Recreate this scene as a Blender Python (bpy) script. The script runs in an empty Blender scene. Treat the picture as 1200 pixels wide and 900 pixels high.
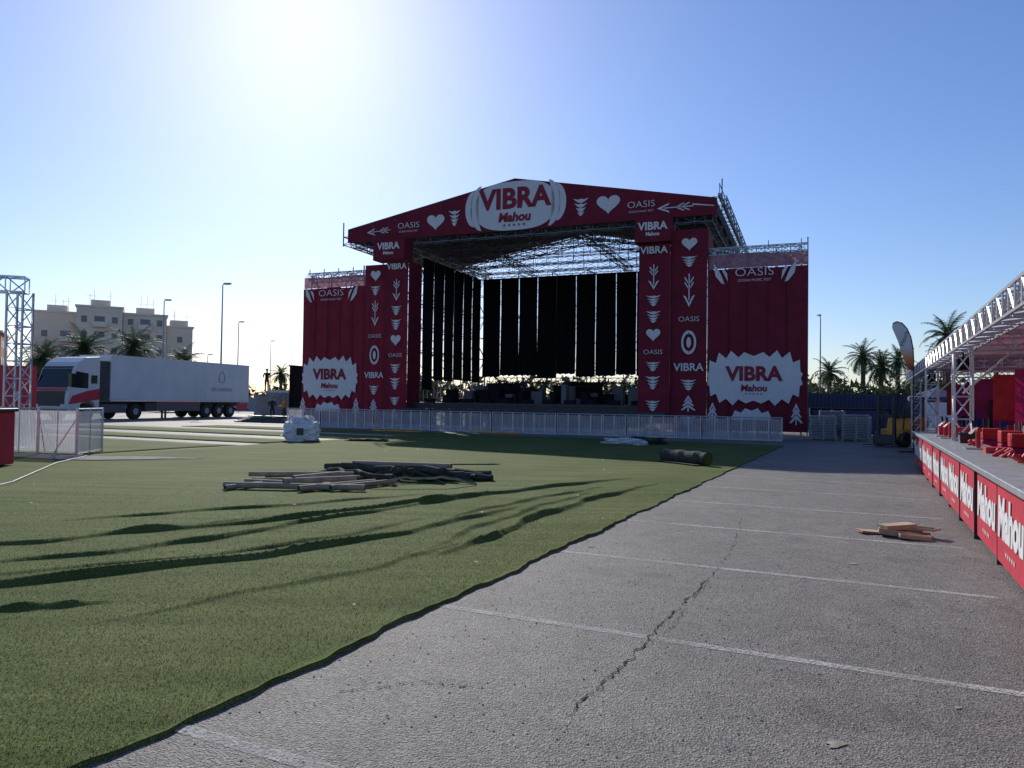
import bpy, math, random
import numpy as np
from mathutils import Vector, Matrix, Euler
random.seed(7); rng=np.random.default_rng(7)
R=math.radians
scene=bpy.context.scene
COL=scene.collection

# ---------------------------------------------------------------- materials
def mat(name,col,rough=.6,metal=0,var=.15,scale=4,bump=0,bscale=40,transl=0,stretch=None,spec=.5,detail=4):
    m=bpy.data.materials.new(name); m.use_nodes=True
    nt=m.node_tree; N=nt.nodes; L=nt.links
    b=N['Principled BSDF']; out=N['Material Output']
    tc=N.new('ShaderNodeTexCoord'); mp=N.new('ShaderNodeMapping')
    L.new(tc.outputs['Object'],mp.inputs[0])
    if stretch: mp.inputs['Scale'].default_value=stretch
    no=N.new('ShaderNodeTexNoise'); no.inputs['Scale'].default_value=scale; no.inputs['Detail'].default_value=detail
    L.new(mp.outputs[0],no.inputs['Vector'])
    mx=N.new('ShaderNodeMixRGB')
    mx.inputs[1].default_value=(*[c*(1-var) for c in col],1)
    mx.inputs[2].default_value=(*[min(1,c*(1+var)) for c in col],1)
    rp=N.new('ShaderNodeMapRange'); rp.inputs[1].default_value=.3; rp.inputs[2].default_value=.7
    L.new(no.outputs[0],rp.inputs[0]); L.new(rp.outputs[0],mx.inputs[0])
    L.new(mx.outputs[0],b.inputs['Base Color'])
    b.inputs['Roughness'].default_value=rough; b.inputs['Metallic'].default_value=metal
    b.inputs['Specular IOR Level'].default_value=spec
    if bump:
        n2=N.new('ShaderNodeTexNoise'); n2.inputs['Scale'].default_value=bscale; n2.inputs['Detail'].default_value=4
        L.new(mp.outputs[0],n2.inputs['Vector'])
        bp=N.new('ShaderNodeBump'); bp.inputs['Strength'].default_value=bump; bp.inputs['Distance'].default_value=.05
        L.new(n2.outputs[0],bp.inputs['Height']); L.new(bp.outputs[0],b.inputs['Normal'])
    if transl:
        t=N.new('ShaderNodeBsdfTranslucent'); L.new(mx.outputs[0],t.inputs[0])
        ms=N.new('ShaderNodeMixShader'); ms.inputs[0].default_value=transl
        L.new(b.outputs[0],ms.inputs[1]); L.new(t.outputs[0],ms.inputs[2]); L.new(ms.outputs[0],out.inputs[0])
    return m

RED=mat('red_fabric',(.175,.012,.030),.75,var=.16,scale=1.2,bump=.6,bscale=3,transl=.06,spec=.3)
REDL=mat('red_mesh_lit_through',(.38,.20,.24),.75,var=.3,scale=6,transl=.3)  # wing-top mesh: paler pink has light shining through put into its colour
REDB=mat('red_panel',(.50,.015,.045),.5,var=.12,scale=2,bump=.25,bscale=5)
REDD=mat('dark_red_print',(.24,.01,.03),.7)
WHITE=mat('white_print',(.64,.64,.65),.7,var=.05)
BLACK=mat('black_drape',(.012,.012,.016),.9,var=.3,scale=1,bump=.6,bscale=2,stretch=(3,3,.3),spec=.2)
DARK=mat('dark_steel',(.05,.05,.055),.5,metal=.4)
STEEL=mat('galvanised_steel',(.36,.37,.39),.45,metal=.7,scale=8)
ALU=mat('aluminium',(.56,.57,.60),.35,metal=.7,scale=8)
ROOFM=mat('dark_roof_skin',(.035,.04,.055),.8,var=.3,transl=.04)
BARR=mat('barrier_mesh',(.52,.53,.56),.5,metal=.1,var=.15,scale=1.5,transl=.35)
RUB=mat('rubber',(.02,.02,.02),.8)
GLASS=mat('dark_glass',(.015,.02,.03),.08,var=.1)
TW=mat('truck_white',(.62,.62,.64),.4,var=.05,scale=1)
TG=mat('trailer_grey',(.60,.62,.65),.5,var=.08,scale=.6)
YEL=mat('yellow_paint',(.75,.33,.02),.5)
WOOD=mat('raw_wood',(.38,.27,.16),.8,var=.3,scale=6,stretch=(1,8,8))
CARD=mat('cardboard',(.42,.31,.21),.85,var=.2,scale=6)
BLUE=mat('dark_blue',(.02,.03,.09),.6)
MAG=mat('magenta_panel',(.42,.02,.14),.6,transl=.15)
CREAM=mat('cream_render',(.85,.68,.51),.9,var=.08,scale=.3)
ORG=mat('orange_brick',(.60,.25,.12),.9,var=.1,scale=.5)
WINM=mat('window_glass',(.14,.13,.14),.2,var=.3,scale=.2)
TRIM=mat('stone_trim',(.86,.74,.60),.9,var=.08)
GREY=mat('grey_plastic',(.30,.31,.33),.6)
PLASTW=mat('white_woven',(.70,.71,.74),.7,var=.15,scale=4,bump=.8,bscale=6,transl=.15)
TRUNK=mat('palm_trunk',(.10,.075,.05),.95,var=.35,scale=8,bump=.8,bscale=12)
FROND=mat('palm_frond',(.05,.085,.03),.6,var=.4,scale=2,transl=.25)
LEAF=mat('tree_leaves',(.05,.075,.030),.7,var=.45,scale=.5,transl=.2)
PAINT=mat('worn_white_paint',(.48,.48,.47),.9,var=.35,scale=14,spec=.1)
CANO=mat('pink_canopy_fabric',(.50,.24,.29),.8,var=.1,scale=1,transl=.25)
CTOP=mat('counter_top',(.33,.34,.34),.4,metal=.2,var=.2,scale=6)
SKIN=mat('skin',(.45,.27,.19),.6); HAIR=mat('hair',(.03,.02,.015),.8)
SHIRT=mat('dark_shirt',(.03,.035,.05),.9); TROU=mat('trousers',(.05,.05,.07),.9); SHIRT2=mat('hi_vis',(.6,.25,.03),.9)

# ---------------------------------------------------------------- mesh builder
class MB:
    def __init__(s): s.v=[]; s.f=[]; s.m=[]
    def poly(s,pts,mi=0):
        n=len(s.v); s.v+= [tuple(p) for p in pts]; s.f.append(tuple(range(n,n+len(pts)))); s.m.append(mi)
    def box(s,x0,x1,y0,y1,z0,z1,mi=0,M=None):
        n=len(s.v)
        pts=[(x0,y0,z0),(x1,y0,z0),(x1,y1,z0),(x0,y1,z0),(x0,y0,z1),(x1,y0,z1),(x1,y1,z1),(x0,y1,z1)]
        if M is not None: pts=[tuple(M@Vector(p)) for p in pts]
        s.v+=pts
        for f in [(0,3,2,1),(4,5,6,7),(0,1,5,4),(1,2,6,5),(2,3,7,6),(3,0,4,7)]:
            s.f.append(tuple(i+n for i in f)); s.m.append(mi)
    def tube(s,p,q,r,n=4,mi=0,r2=None,cap=True):
        p=Vector(p); q=Vector(q); d=q-p
        if d.length<1e-6: return
        d.normalize(); a=Vector((0,0,1)) if abs(d.z)<.9 else Vector((1,0,0))
        u=d.cross(a).normalized(); w=d.cross(u); r2=r if r2 is None else r2
        b=len(s.v)
        for c,rr in ((p,r),(q,r2)):
            for i in range(n):
                t=2*math.pi*i/n+math.pi/4
                s.v.append(tuple(c+u*rr*math.cos(t)+w*rr*math.sin(t)))
        for i in range(n):
            j=(i+1)%n; s.f.append((b+i,b+j,b+n+j,b+n+i)); s.m.append(mi)
        if cap:
            s.f.append(tuple(b+i for i in reversed(range(n)))); s.m.append(mi)
            s.f.append(tuple(b+n+i for i in range(n))); s.m.append(mi)
    def prism(s,prof,y0,y1,mi=0):
        n=len(prof); b=len(s.v)
        for y in (y0,y1): s.v+=[(x,y,z) for x,z in prof]
        for i in range(n):
            j=(i+1)%n; s.f.append((b+i,b+j,b+n+j,b+n+i)); s.m.append(mi)
        s.f.append(tuple(b+i for i in reversed(range(n)))); s.m.append(mi)
        s.f.append(tuple(b+n+i for i in range(n))); s.m.append(mi)
    def truss(s,p,q,w=.3,r=.025,step=None,mi=0,up=(0,0,1)):
        p=Vector(p); q=Vector(q); d=(q-p); L=d.length; d.normalize()
        up=Vector(up)
        if abs(d.dot(up))>.95: up=Vector((1,0,0))
        u=d.cross(up).normalized()*w/2; v=u.cross(d).normalized()*w/2
        c=[u+v,u-v,-u-v,-u+v]
        for o in c: s.tube(p+o,q+o,r,4,mi)
        n=max(1,int(L/(step or w*1.1)))
        for k in range(n):
            a=p+d*L*k/n; b=p+d*L*(k+1)/n
            for i in range(4):
                j=(i+1)%4
                if k%2==0: s.tube(a+c[i],b+c[j],r*.6,3,mi,cap=False)
                else: s.tube(a+c[j],b+c[i],r*.6,3,mi,cap=False)
                s.tube(a+c[i],a+c[j],r*.6,3,mi,cap=False)
    def scaffold(s,xs,ys,zs,r=.03,mi=0,diag=True):
        for x in xs:
            for y in ys: s.tube((x,y,zs[0]),(x,y,zs[-1]),r,4,mi)
        for z in zs[1:]:
            for y in ys: s.tube((xs[0],y,z),(xs[-1],y,z),r*.8,4,mi)
            for x in xs: s.tube((x,ys[0],z),(x,ys[-1],z),r*.8,4,mi)
        if diag:
            for k in range(len(zs)-1):
                for i in range(len(xs)-1):
                    for y in (ys[0],ys[-1]):
                        a,b=(xs[i],xs[i+1]) if (k+i)%2 else (xs[i+1],xs[i])
                        s.tube((a,y,zs[k]),(b,y,zs[k+1]),r*.7,3,mi)
                for j in range(len(ys)-1):
                    for x in (xs[0],xs[-1]):
                        a,b=(ys[j],ys[j+1]) if (k+j)%2 else (ys[j+1],ys[j])
                        s.tube((x,a,zs[k]),(x,b,zs[k+1]),r*.7,3,mi)
    def make(s,name,mats,parent=None,loc=(0,0,0),rot=(0,0,0),smooth=False,bevel=0):
        me=bpy.data.meshes.new(name); me.from_pydata(s.v,[],s.f)
        for m in mats: me.materials.append(m)
        me.polygons.foreach_set('material_index',s.m)
        if smooth: me.polygons.foreach_set('use_smooth',[True]*len(s.f))
        me.update()
        o=bpy.data.objects.new(name,me); COL.objects.link(o); o.location=loc; o.rotation_euler=rot
        if parent: o.parent=parent
        if bevel:
            b=o.modifiers.new('b','BEVEL'); b.width=bevel; b.segments=2; b.limit_method='ANGLE'
        return o
def empty(name,loc=(0,0,0),rotz=0,scale=1):
    o=bpy.data.objects.new(name,None); COL.objects.link(o); o.location=loc; o.rotation_euler=(0,0,rotz); o.scale=(scale,)*3
    o.empty_display_size=.1
    return o
def text(parent,body,loc,size,rot,m,sx=1,bold=0,name='lettering',shear=0,sp=1):
    c=bpy.data.curves.new(name,'FONT'); c.body=body; c.size=size; c.align_x='CENTER'; c.align_y='CENTER'
    c.offset=bold; c.shear=shear; c.space_character=sp; c.extrude=.003; c.resolution_u=3
    c.materials.append(m)
    o=bpy.data.objects.new(name,c); COL.objects.link(o); o.location=loc; o.rotation_euler=rot; o.scale=(sx,1,1)
    o.parent=parent; return o

# ---------------------------------------------------------------- 2D symbols
def heart():
    P=[]
    for i in range(30):
        t=2*math.pi*i/30
        P.append((16*math.sin(t)**3/34,(13*math.cos(t)-5*math.cos(2*t)-2*math.cos(3*t)-math.cos(4*t)+2)/34))
    return [P]
def pine():
    out=[]
    for k,(w,z) in enumerate([(.5,.32),(.42,.08),(.33,-.14),(.22,-.34)]):
        out.append([(-w,z+.12),(-w*.4,z+.06),(0,z+.1),(w*.4,z+.06),(w,z+.12),(w*.45,z-.06),(0,z-.12),(-w*.45,z-.06)])
    return out
def arrow():
    out=[[(-.035,.5),(.035,.5),(.035,-.3),(-.035,-.3)]]
    out.append([(-.36,-.14),(0,-.5),(.36,-.14),(.2,-.18),(0,-.38),(-.2,-.18)])
    for z in (.05,.2):
        out.append([(-.28,z+.17),(-.07,z),(-.07,z+.07),(-.25,z+.22)])
        out.append([(.28,z+.17),(.07,z),(.07,z+.07),(.25,z+.22)])
    return out
def fir():
    out=[[(-.04,-.5),(.04,-.5),(.04,.1),(-.04,.1)]]
    for k,(w,z) in enumerate([(.45,-.3),(.36,-.05),(.26,.2)]):
        out.append([(-w,z-.1),(0,z+.28),(w,z-.1),(w*.7,z-.12),(0,z+.1),(-w*.7,z-.12)])
    return out
def ell(rx=.5,rz=.5,n=32,cx=0,cz=0): return [[(cx+rx*math.cos(2*math.pi*i/n),cz+rz*math.sin(2*math.pi*i/n)) for i in range(n)]]
def ring():
    out=[]
    for s in (-1,1):
        A=[]
        for i in range(13):
            t=-math.pi/2+math.pi*i/12; A.append((s*.5*math.cos(t)*.9,.5*math.sin(t)))
        for i in range(13):
            t=math.pi/2-math.pi*i/12; A.append((s*(.3*math.cos(t)+.02),.36*math.sin(t)))
        out.append(A)
    return out+ell(.14,.22)
def star(cx,cz,r): return [[(cx+(r if i%2==0 else r*.42)*math.sin(math.pi*i/5),cz+(r if i%2==0 else r*.42)*math.cos(math.pi*i/5)) for i in range(10)]]
def blob():
    # rounded shield with flame-like spikes pointing up/down at both sides
    top=[(0,.40),(.10,.47),(.16,.38),(.24,.50),(.29,.36),(.37,.47),(.40,.28),(.47,.33),(.475,.12),(.50,.08),(.48,0)]
    bot=[(.50,-.10),(.47,-.14),(.46,-.33),(.40,-.28),(.36,-.45),(.29,-.37),(.22,-.49),(.16,-.38),(.08,-.45),(0,-.40)]
    rt=top+bot
    P=rt+[(-x,z) for x,z in reversed(rt[1:-1])]
    return [P]
def headblob():
    P=[]
    for i in range(64):
        t=2*math.pi*i/64; c=math.cos(t); s=math.sin(t)
        P.append((.37*abs(c)**.7*(1 if c>0 else -1),.5*abs(s)**.7*(1 if s>0 else -1)))
    out=[P]
    for s in (-1,1):
        for (x0,w,h) in ((.34,.11,.47),(.41,.09,.38)):
            A=[]
            for i in range(15):
                t=-math.pi/2+math.pi*i/14; A.append((s*(x0-.03+(w)*math.cos(t)),h*math.sin(t)))
            for i in range(1,14):
                t=math.pi/2-math.pi*i/14; A.append((s*(x0-.03+(w*.28)*math.cos(t)),h*math.sin(t)*.95))
            out.append(A)
    return out
def horns():
    out=[]
    for s in (-1,1):
        out.append([(s*.5,.5),(s*.475,-.1),(s*.40,-.45),(s*.36,-.5),(s*.40,-.1),(s*.44,.2)])
        out.append([(s*.40,.2),(s*.37,-.02),(s*.32,-.4),(s*.33,.0),(s*.36,.15)])
    return out
def put(mb,polys,cx,cz,sx,sz,y,mi=0,th=0):
    for P in polys:
        pts=[]
        for x,z in P:
            x*=sx; z*=sz
            if th: x,z=x*math.cos(th)-z*math.sin(th),x*math.sin(th)+z*math.cos(th)
            pts.append((cx+x,y,cz+z))
        mb.poly(pts,mi)

# ---------------------------------------------------------------- sky, sun, camera
AZ=-16.6; EL=29.5
w=bpy.data.worlds.new("World"); scene.world=w; w.use_nodes=True
N=w.node_tree.nodes; L=w.node_tree.links
sk=N.new('ShaderNodeTexSky'); sk.sky_type='NISHITA'; sk.sun_disc=False
sk.sun_elevation=R(EL); sk.sun_rotation=R(AZ); sk.air_density=1.1; sk.dust_density=.45; sk.ozone_density=2.6
tint=N.new('ShaderNodeMixRGB'); tint.blend_type='MULTIPLY'; tint.inputs[0].default_value=1; tint.inputs[2].default_value=(.92,.97,1.20,1)
L.new(sk.outputs[0],tint.inputs[1])
hs=N.new('ShaderNodeHueSaturation'); hs.inputs['Saturation'].default_value=1.08; L.new(tint.outputs[0],hs.inputs['Color'])
bg=N['Background']; L.new(hs.outputs[0],bg.inputs[0]); bg.inputs[1].default_value=.105
sd=Vector((math.sin(R(AZ))*math.cos(R(EL)),math.cos(R(AZ))*math.cos(R(EL)),math.sin(R(EL))))
sl=bpy.data.lights.new('sun','SUN'); sl.energy=4.6; sl.angle=R(.53); sl.color=(1,.94,.84)
so=bpy.data.objects.new('sun',sl); COL.objects.link(so); so.rotation_euler=sd.to_track_quat('Z','Y').to_euler(); so.location=(0,0,30)
cd=bpy.data.cameras.new('camera'); cam=bpy.data.objects.new('camera',cd); COL.objects.link(cam)
cd.sensor_width=36; cd.lens=26.1; cd.clip_end=6000; cd.clip_start=.05
cam.location=(0,0,1.6)
cam.rotation_euler=(Matrix.Rotation(R(91.38),3,'X')@Matrix.Rotation(R(.8),3,'Z')).to_euler()
scene.camera=cam
scene.view_settings.view_transform='Standard'; scene.view_settings.look='None'; scene.view_settings.exposure=0

RZ=-math.atan2(.432,.902)      # site frame: y along the bar row
def S(bx,by,z=0):              # site -> world
    return Vector((.902*bx+.432*by,-.432*bx+.902*by,z))

# ---------------------------------------------------------------- asphalt ground
def asphalt():
    m=bpy.data.materials.new('asphalt'); m.use_nodes=True; nt=m.node_tree; N=nt.nodes; L=nt.links
    b=N['Principled BSDF']; tc=N.new('ShaderNodeTexCoord')
    def noise(sc,det=5,ro=.6):
        n=N.new('ShaderNodeTexNoise'); n.inputs['Scale'].default_value=sc; n.inputs['Detail'].default_value=det; n.inputs['Roughness'].default_value=ro
        L.new(tc.outputs['Object'],n.inputs['Vector']); return n
    def rng_(src,a,b_,c,d):
        r=N.new('ShaderNodeMapRange'); r.inputs[1].default_value=a; r.inputs[2].default_value=b_; r.inputs[3].default_value=c; r.inputs[4].default_value=d
        L.new(src,r.inputs[0]); return r.outputs[0]
    def mul(a,c):
        r=N.new('ShaderNodeMath'); r.operation='MULTIPLY'; L.new(a,r.inputs[0]); L.new(c,r.inputs[1]); return r.outputs[0]
    big=rng_(noise(.35,3).outputs[0],.3,.7,.80,1.15)
    mid=rng_(noise(3,6,.7).outputs[0],.3,.7,.78,1.2)
    v=N.new('ShaderNodeTexVoronoi'); v.inputs['Scale'].default_value=95; L.new(tc.outputs['Object'],v.inputs['Vector'])
    sep=N.new('ShaderNodeSeparateColor'); L.new(v.outputs['Color'],sep.inputs[0])
    ag=rng_(sep.outputs[0],0,1,.42,1.7)
    t=mul(mul(big,mid),ag)
    st=rng_(noise(.8,3).outputs[0],.58,.72,1,.66); t=mul(t,st)
    c=N.new('ShaderNodeMixRGB'); c.blend_type='MULTIPLY'; c.inputs[0].default_value=1; c.inputs[1].default_value=(.146,.138,.132,1); L.new(t,c.inputs[2])
    L.new(c.outputs[0],b.inputs['Base Color']); b.inputs['Roughness'].default_value=.72; b.inputs['Specular IOR Level'].default_value=.38
    bp=N.new('ShaderNodeBump'); bp.inputs['Strength'].default_value=1; bp.inputs['Distance'].default_value=.006
    ad=N.new('ShaderNodeMath'); ad.operation='ADD'; L.new(v.outputs['Distance'],ad.inputs[0]); L.new(noise(50,3).outputs[0],ad.inputs[1])
    L.new(ad.outputs[0],bp.inputs['Height']); L.new(bp.outputs[0],b.inputs['Normal'])
    return m
ASPH=asphalt()
mb=MB(); mb.poly([(-3000,-3000,0),(3000,-3000,0),(3000,3000,0),(-3000,3000,0)]); mb.make('asphalt_ground',[ASPH])

mb=MB()
def strip(mb,pts,w,z,mi=0,jit=0):
    for i in range(len(pts)-1):
        a=Vector(pts[i]); b=Vector(pts[i+1]); d=(b-a).normalized(); n=Vector((-d.y,d.x))*w/2
        mb.poly([(a.x-n.x,a.y-n.y,z),(b.x-n.x,b.y-n.y,z),(b.x+n.x,b.y+n.y,z),(a.x+n.x,a.y+n.y,z)],mi)
def bayline_mat():
    m=mat('worn_bay_paint',(.60,.60,.58),.9,var=.2,scale=12,spec=.15)
    nt=m.node_tree; N=nt.nodes; L=nt.links; out=N['Material Output']; b=N['Principled BSDF']
    tr=N.new('ShaderNodeBsdfTransparent'); ms=N.new('ShaderNodeMixShader'); tc=N.new('ShaderNodeTexCoord')
    n=N.new('ShaderNodeTexNoise'); n.inputs['Scale'].default_value=55; n.inputs['Detail'].default_value=6; n.inputs['Roughness'].default_value=.75; L.new(tc.outputs['Object'],n.inputs['Vector'])
    r=N.new('ShaderNodeMapRange'); r.inputs[1].default_value=.40; r.inputs[2].default_value=.58; r.inputs[4].default_value=.85; L.new(n.outputs[0],r.inputs[0])
    n2=N.new('ShaderNodeTexNoise'); n2.inputs['Scale'].default_value=1.3; L.new(tc.outputs['Object'],n2.inputs['Vector'])
    r2=N.new('ShaderNodeMapRange'); r2.inputs[1].default_value=.35; r2.inputs[2].default_value=.6; r2.inputs[3].default_value=.45; L.new(n2.outputs[0],r2.inputs[0])
    mm=N.new('ShaderNodeMath'); mm.operation='MULTIPLY'; L.new(r.outputs[0],mm.inputs[0]); L.new(r2.outputs[0],mm.inputs[1])
    L.new(mm.outputs[0],ms.inputs[0]); L.new(tr.outputs[0],ms.inputs[1]); L.new(b.outputs[0],ms.inputs[2]); L.new(ms.outputs[0],out.inputs[0])
    return m
BAY=bayline_mat()
for k in range(-2,14):
    by=5.03+2.44*(k)
    a=S(-3.4,by); b=S(1.0,by)
    strip(mb,[(a.x,a.y),(b.x,b.y)],.085,.004)
mb.make('parking_bay_lines',[BAY])
mb=MB()
for by,x0,x1 in ((19.4,-34,-16.5),(23.2,-36,-15.5),(28.2,-38,-14),(35,-45,-14)):
    a=S(x0,by); b=S(x1,by-.6); strip(mb,[(a.x,a.y),(b.x,b.y)],.42,.004)
mb.make('white_floor_strips',[PAINT])
mb=MB(); CR=mat('crack_fill',(.045,.043,.042),.95,spec=.1)
def crack(pts,w,gap=.12):
    P=[]
    for i in range(len(pts)-1):
        for k in range(22):
            t=k/22; x=pts[i][0]*(1-t)+pts[i+1][0]*t+random.uniform(-.022,.022); y=pts[i][1]*(1-t)+pts[i+1][1]*t+random.uniform(-.02,.02); P.append((x,y))
    for i in range(len(P)-1):
        if random.random()<gap: continue
        a=Vector(P[i]); b=Vector(P[i+1]); d=(b-a).normalized(); n=Vector((-d.y,d.x)); w1=w*random.uniform(.2,1); 
        mb.poly([(a.x-n.x*w1,a.y-n.y*w1,.006),(b.x-n.x*w1*.6,b.y-n.y*w1*.6,.006),(b.x+n.x*w1*.6,b.y+n.y*w1*.6,.006),(a.x+n.x*w1,a.y+n.y*w1,.006)])
crack([(.33,3.88),(.72,4.6),(1.15,5.5),(1.9,7.0)],.009)
crack([(.30,3.80),(.66,4.5),(1.2,5.4),(1.95,7.1)],.004,.4)
crack([(1.9,7.0),(2.6,8.6),(3.3,10.6)],.006,.3)
crack([(-.9,4.1),(-.5,4.25),(-.2,4.2)],.005,.3)
crack([(1.15,5.5),(1.9,5.3),(2.7,5.5)],.003,.4)
mb.make('asphalt_crack',[CR])
mb=MB()
for i in range(1300):
    bx=random.uniform(-3,1.2); by=random.uniform(1.5,11); p=S(bx,by); r=random.uniform(.003,.009)
    n=len(mb.v)
    for dx,dy,dz in ((1,0,0),(0,1,0),(-1,0,0),(0,-1,0),(0,0,1)): mb.v.append((p.x+dx*r*random.uniform(.6,1.2),p.y+dy*r*random.uniform(.6,1.2),.001+dz*r*.8))
    for f in ((0,1,4),(1,2,4),(2,3,4),(3,0,4)): mb.f.append(tuple(n+i for i in f)); mb.m.append(0)
mb.make('loose_gravel',[mat('gravel',(.26,.24,.21),.9,var=.4,scale=3)])
mb=MB()
for (x,y,r_) in ((1.55,3.55,.045),(2.4,4.0,.02),(.9,8.3,.04),(3.5,7.6,.05)):
    mb.poly([(x+r_*(1+.35*math.sin(3*t+x)+.2*math.sin(5*t))*math.cos(t),y+.8*r_*(1+.3*math.sin(2*t))*math.sin(t),.005) for t in np.linspace(0,6.1,22)])
mb.make('pale_asphalt_patch',[mat('patch',(.30,.27,.23),.9,var=.3,scale=20,spec=.1)])

# ---------------------------------------------------------------- turf
def turfmat():
    m=bpy.data.materials.new('artificial_turf'); m.use_nodes=True; nt=m.node_tree; N=nt.nodes; L=nt.links
    b=N['Principled BSDF']; g=N.new('ShaderNodeNewGeometry')
    def noise(sc,det=4,st=None):
        n=N.new('ShaderNodeTexNoise'); n.inputs['Scale'].default_value=sc; n.inputs['Detail'].default_value=det
        if st:
            mp=N.new('ShaderNodeMapping'); mp.inputs['Scale'].default_value=st; mp.inputs['Rotation'].default_value=(0,0,-RZ)
            L.new(g.outputs['Position'],mp.inputs[0]); L.new(mp.outputs[0],n.inputs['Vector'])
        else: L.new(g.outputs['Position'],n.inputs['Vector'])
        return n
    def ramp(src,c0,c1,a=.3,b_=.7):
        r=N.new('ShaderNodeMapRange'); r.inputs[1].default_value=a; r.inputs[2].default_value=b_; L.new(src,r.inputs[0])
        x=N.new('ShaderNodeMixRGB'); x.inputs[1].default_value=(*c0,1); x.inputs[2].default_value=(*c1,1); L.new(r.outputs[0],x.inputs[0]); return x.outputs[0]
    c1=ramp(noise(.5).outputs[0],(.078,.110,.026),(.115,.138,.046))
    c2=ramp(noise(110,3).outputs[0],(.30,.30,.30),(1.65,1.65,1.6))
    c3=ramp(noise(1.2,6,(.35,3,1)).outputs[0],(.72,.76,.72),(1.25,1.22,1.28))
    x=N.new('ShaderNodeMixRGB'); x.blend_type='MULTIPLY'; x.inputs[0].default_value=1; L.new(c1,x.inputs[1]); L.new(c2,x.inputs[2])
    y=N.new('ShaderNodeMixRGB'); y.blend_type='MULTIPLY'; y.inputs[0].default_value=1; L.new(x.outputs[0],y.inputs[1]); L.new(c3,y.inputs[2])
    L.new(y.outputs[0],b.inputs['Base Color']); b.inputs['Roughness'].default_value=.9; b.inputs['Specular IOR Level'].default_value=.10
    bp=N.new('ShaderNodeBump'); bp.inputs['Strength'].default_value=.8; bp.inputs['Distance'].default_value=.008
    L.new(noise(120,3).outputs[0],bp.inputs['Height']); L.new(bp.outputs[0],b.inputs['Normal'])
    return m
TURF=turfmat()
folds=[ # (points X,Y), height, sigma
 ([(-6.6,5.5),(-5.3,5.9),(-4.26,6.18),(-3.47,6.71),(-2.55,7.40),(-2.01,7.95),(-1.23,8.94),(-.47,10.19),(.2,11.4)],.085,.045),
 ([(-4.6,8.5),(-3.24,9.39),(-2.19,10.59),(-1.08,11.79),(.63,13.73),(2.52,15.64)],.09,.05),
 ([(-.69,7.7),(-.29,8.47),(.23,9.89),(1.24,12.03),(2.87,14.7)],.09,.05),
 ([(-5.0,5.1),(-3.76,5.45),(-3.39,5.56),(-3.08,5.76)],.06,.045),
 ([(-2.9,5.2),(-1.94,6.25),(-1.22,7.1),(-.4,8.6)],.035,.05),
 ([(-5.0,6.9),(-4.05,7.5),(-3.32,8.24),(-2.71,9.44),(-1.6,11.0),(-.4,12.6)],.065,.045),
 ([(-1.0,7.6),(-.55,9.0),(.4,11.2),(1.5,13.4)],.05,.045),
 ([(-7.0,7.2),(-5,8.0),(-4.05,8.9),(-3.2,10.0)],.05,.05),
 ([(-5.2,6.3),(-3.5,7.05),(-2.5,7.9),(-1.8,8.9),(-1.1,10.1)],.045,.04),
 ([(-5.6,9.4),(-4.5,10.2),(-3.0,11.2),(-1.4,12.6)],.05,.05),
 ([(-.9,10.0),(.3,12.0),(1.7,14.0)],.05,.045),
]
def foldh(X,Y):
    Z=np.zeros_like(X)
    for fi,(pts,H,sg) in enumerate(folds):
        best=np.full(X.shape,1e9); par=np.zeros_like(X); n=len(pts)-1
        for i in range(n):
            ax,ay=pts[i]; bx,by=pts[i+1]; dx,dy=bx-ax,by-ay; l2=dx*dx+dy*dy
            t=np.clip(((X-ax)*dx+(Y-ay)*dy)/l2,0,1)
            wob=.035*np.sin(3.1*(ax+t*dx)+1.7*(ay+t*dy)+fi)+.015*np.sin(9*(ay+t*dy)+fi)
            nx,ny=-dy/math.sqrt(l2),dx/math.sqrt(l2)
            d=np.hypot(X-ax-t*dx-nx*wob,Y-ay-t*dy-ny*wob)
            mk=d<best; best=np.where(mk,d,best); par=np.where(mk,(i+t)/n,par)
        tap=np.sin(np.clip(par,0.02,.98)*math.pi)**.45*(.85+.15*np.sin(par*23+fi))
        Z+=H*tap*np.exp(-(best/(sg*(.9+.2*np.sin(par*9+fi))))**2)
    return Z
def grid_obj(name,xs,ys,zfun,m):
    bx,by=np.meshgrid(xs,ys); 
    jit=(.022*np.sin(by*2.3)+.014*np.sin(by*5.1+1)+.010*np.sin(by*11)+.006*np.sin(by*23))*np.clip((bx-(xs[-1]-.6))/.6,0,1)
    bx2=bx+jit
    X=.902*bx2+.432*by; Y=-.432*bx2+.902*by
    Z=.022+.006*np.sin(X*1.1)*np.sin(Y*.9)+zfun(X,Y)
    Z=np.where(bx>=xs[-1]-1e-6,Z*1.25+.004*np.sin(by*7),Z)
    ny,nx=X.shape; V=np.stack([X,Y,Z],-1).reshape(-1,3)
    idx=np.arange(nx*ny).reshape(ny,nx)
    F=np.stack([idx[:-1,:-1],idx[:-1,1:],idx[1:,1:],idx[1:,:-1]],-1).reshape(-1,4)
    border=np.concatenate([idx[0,:],idx[1:,-1],idx[-1,-2::-1],idx[-2:0:-1,0]])
    SV=V[border].copy(); SV[:,2]=0.0; n0=len(V); V=np.vstack([V,SV]); nb=len(border)
    k=np.arange(nb); k2=(k+1)%nb
    F=np.vstack([F,np.stack([border[k],n0+k,n0+k2,border[k2]],-1)])
    me=bpy.data.meshes.new(name); me.vertices.add(len(V)); me.vertices.foreach_set('co',V.ravel())
    me.loops.add(F.size); me.loops.foreach_set('vertex_index',F.ravel().astype(np.int32))
    me.polygons.add(len(F)); me.polygons.foreach_set('loop_start',np.arange(0,F.size,4,dtype=np.int32))
    me.polygons.foreach_set('use_smooth',np.ones(len(F),bool))
    me.update(calc_edges=True); me.validate(); me.materials.append(m)
    o=bpy.data.objects.new(name,me); COL.objects.link(o); return o
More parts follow.
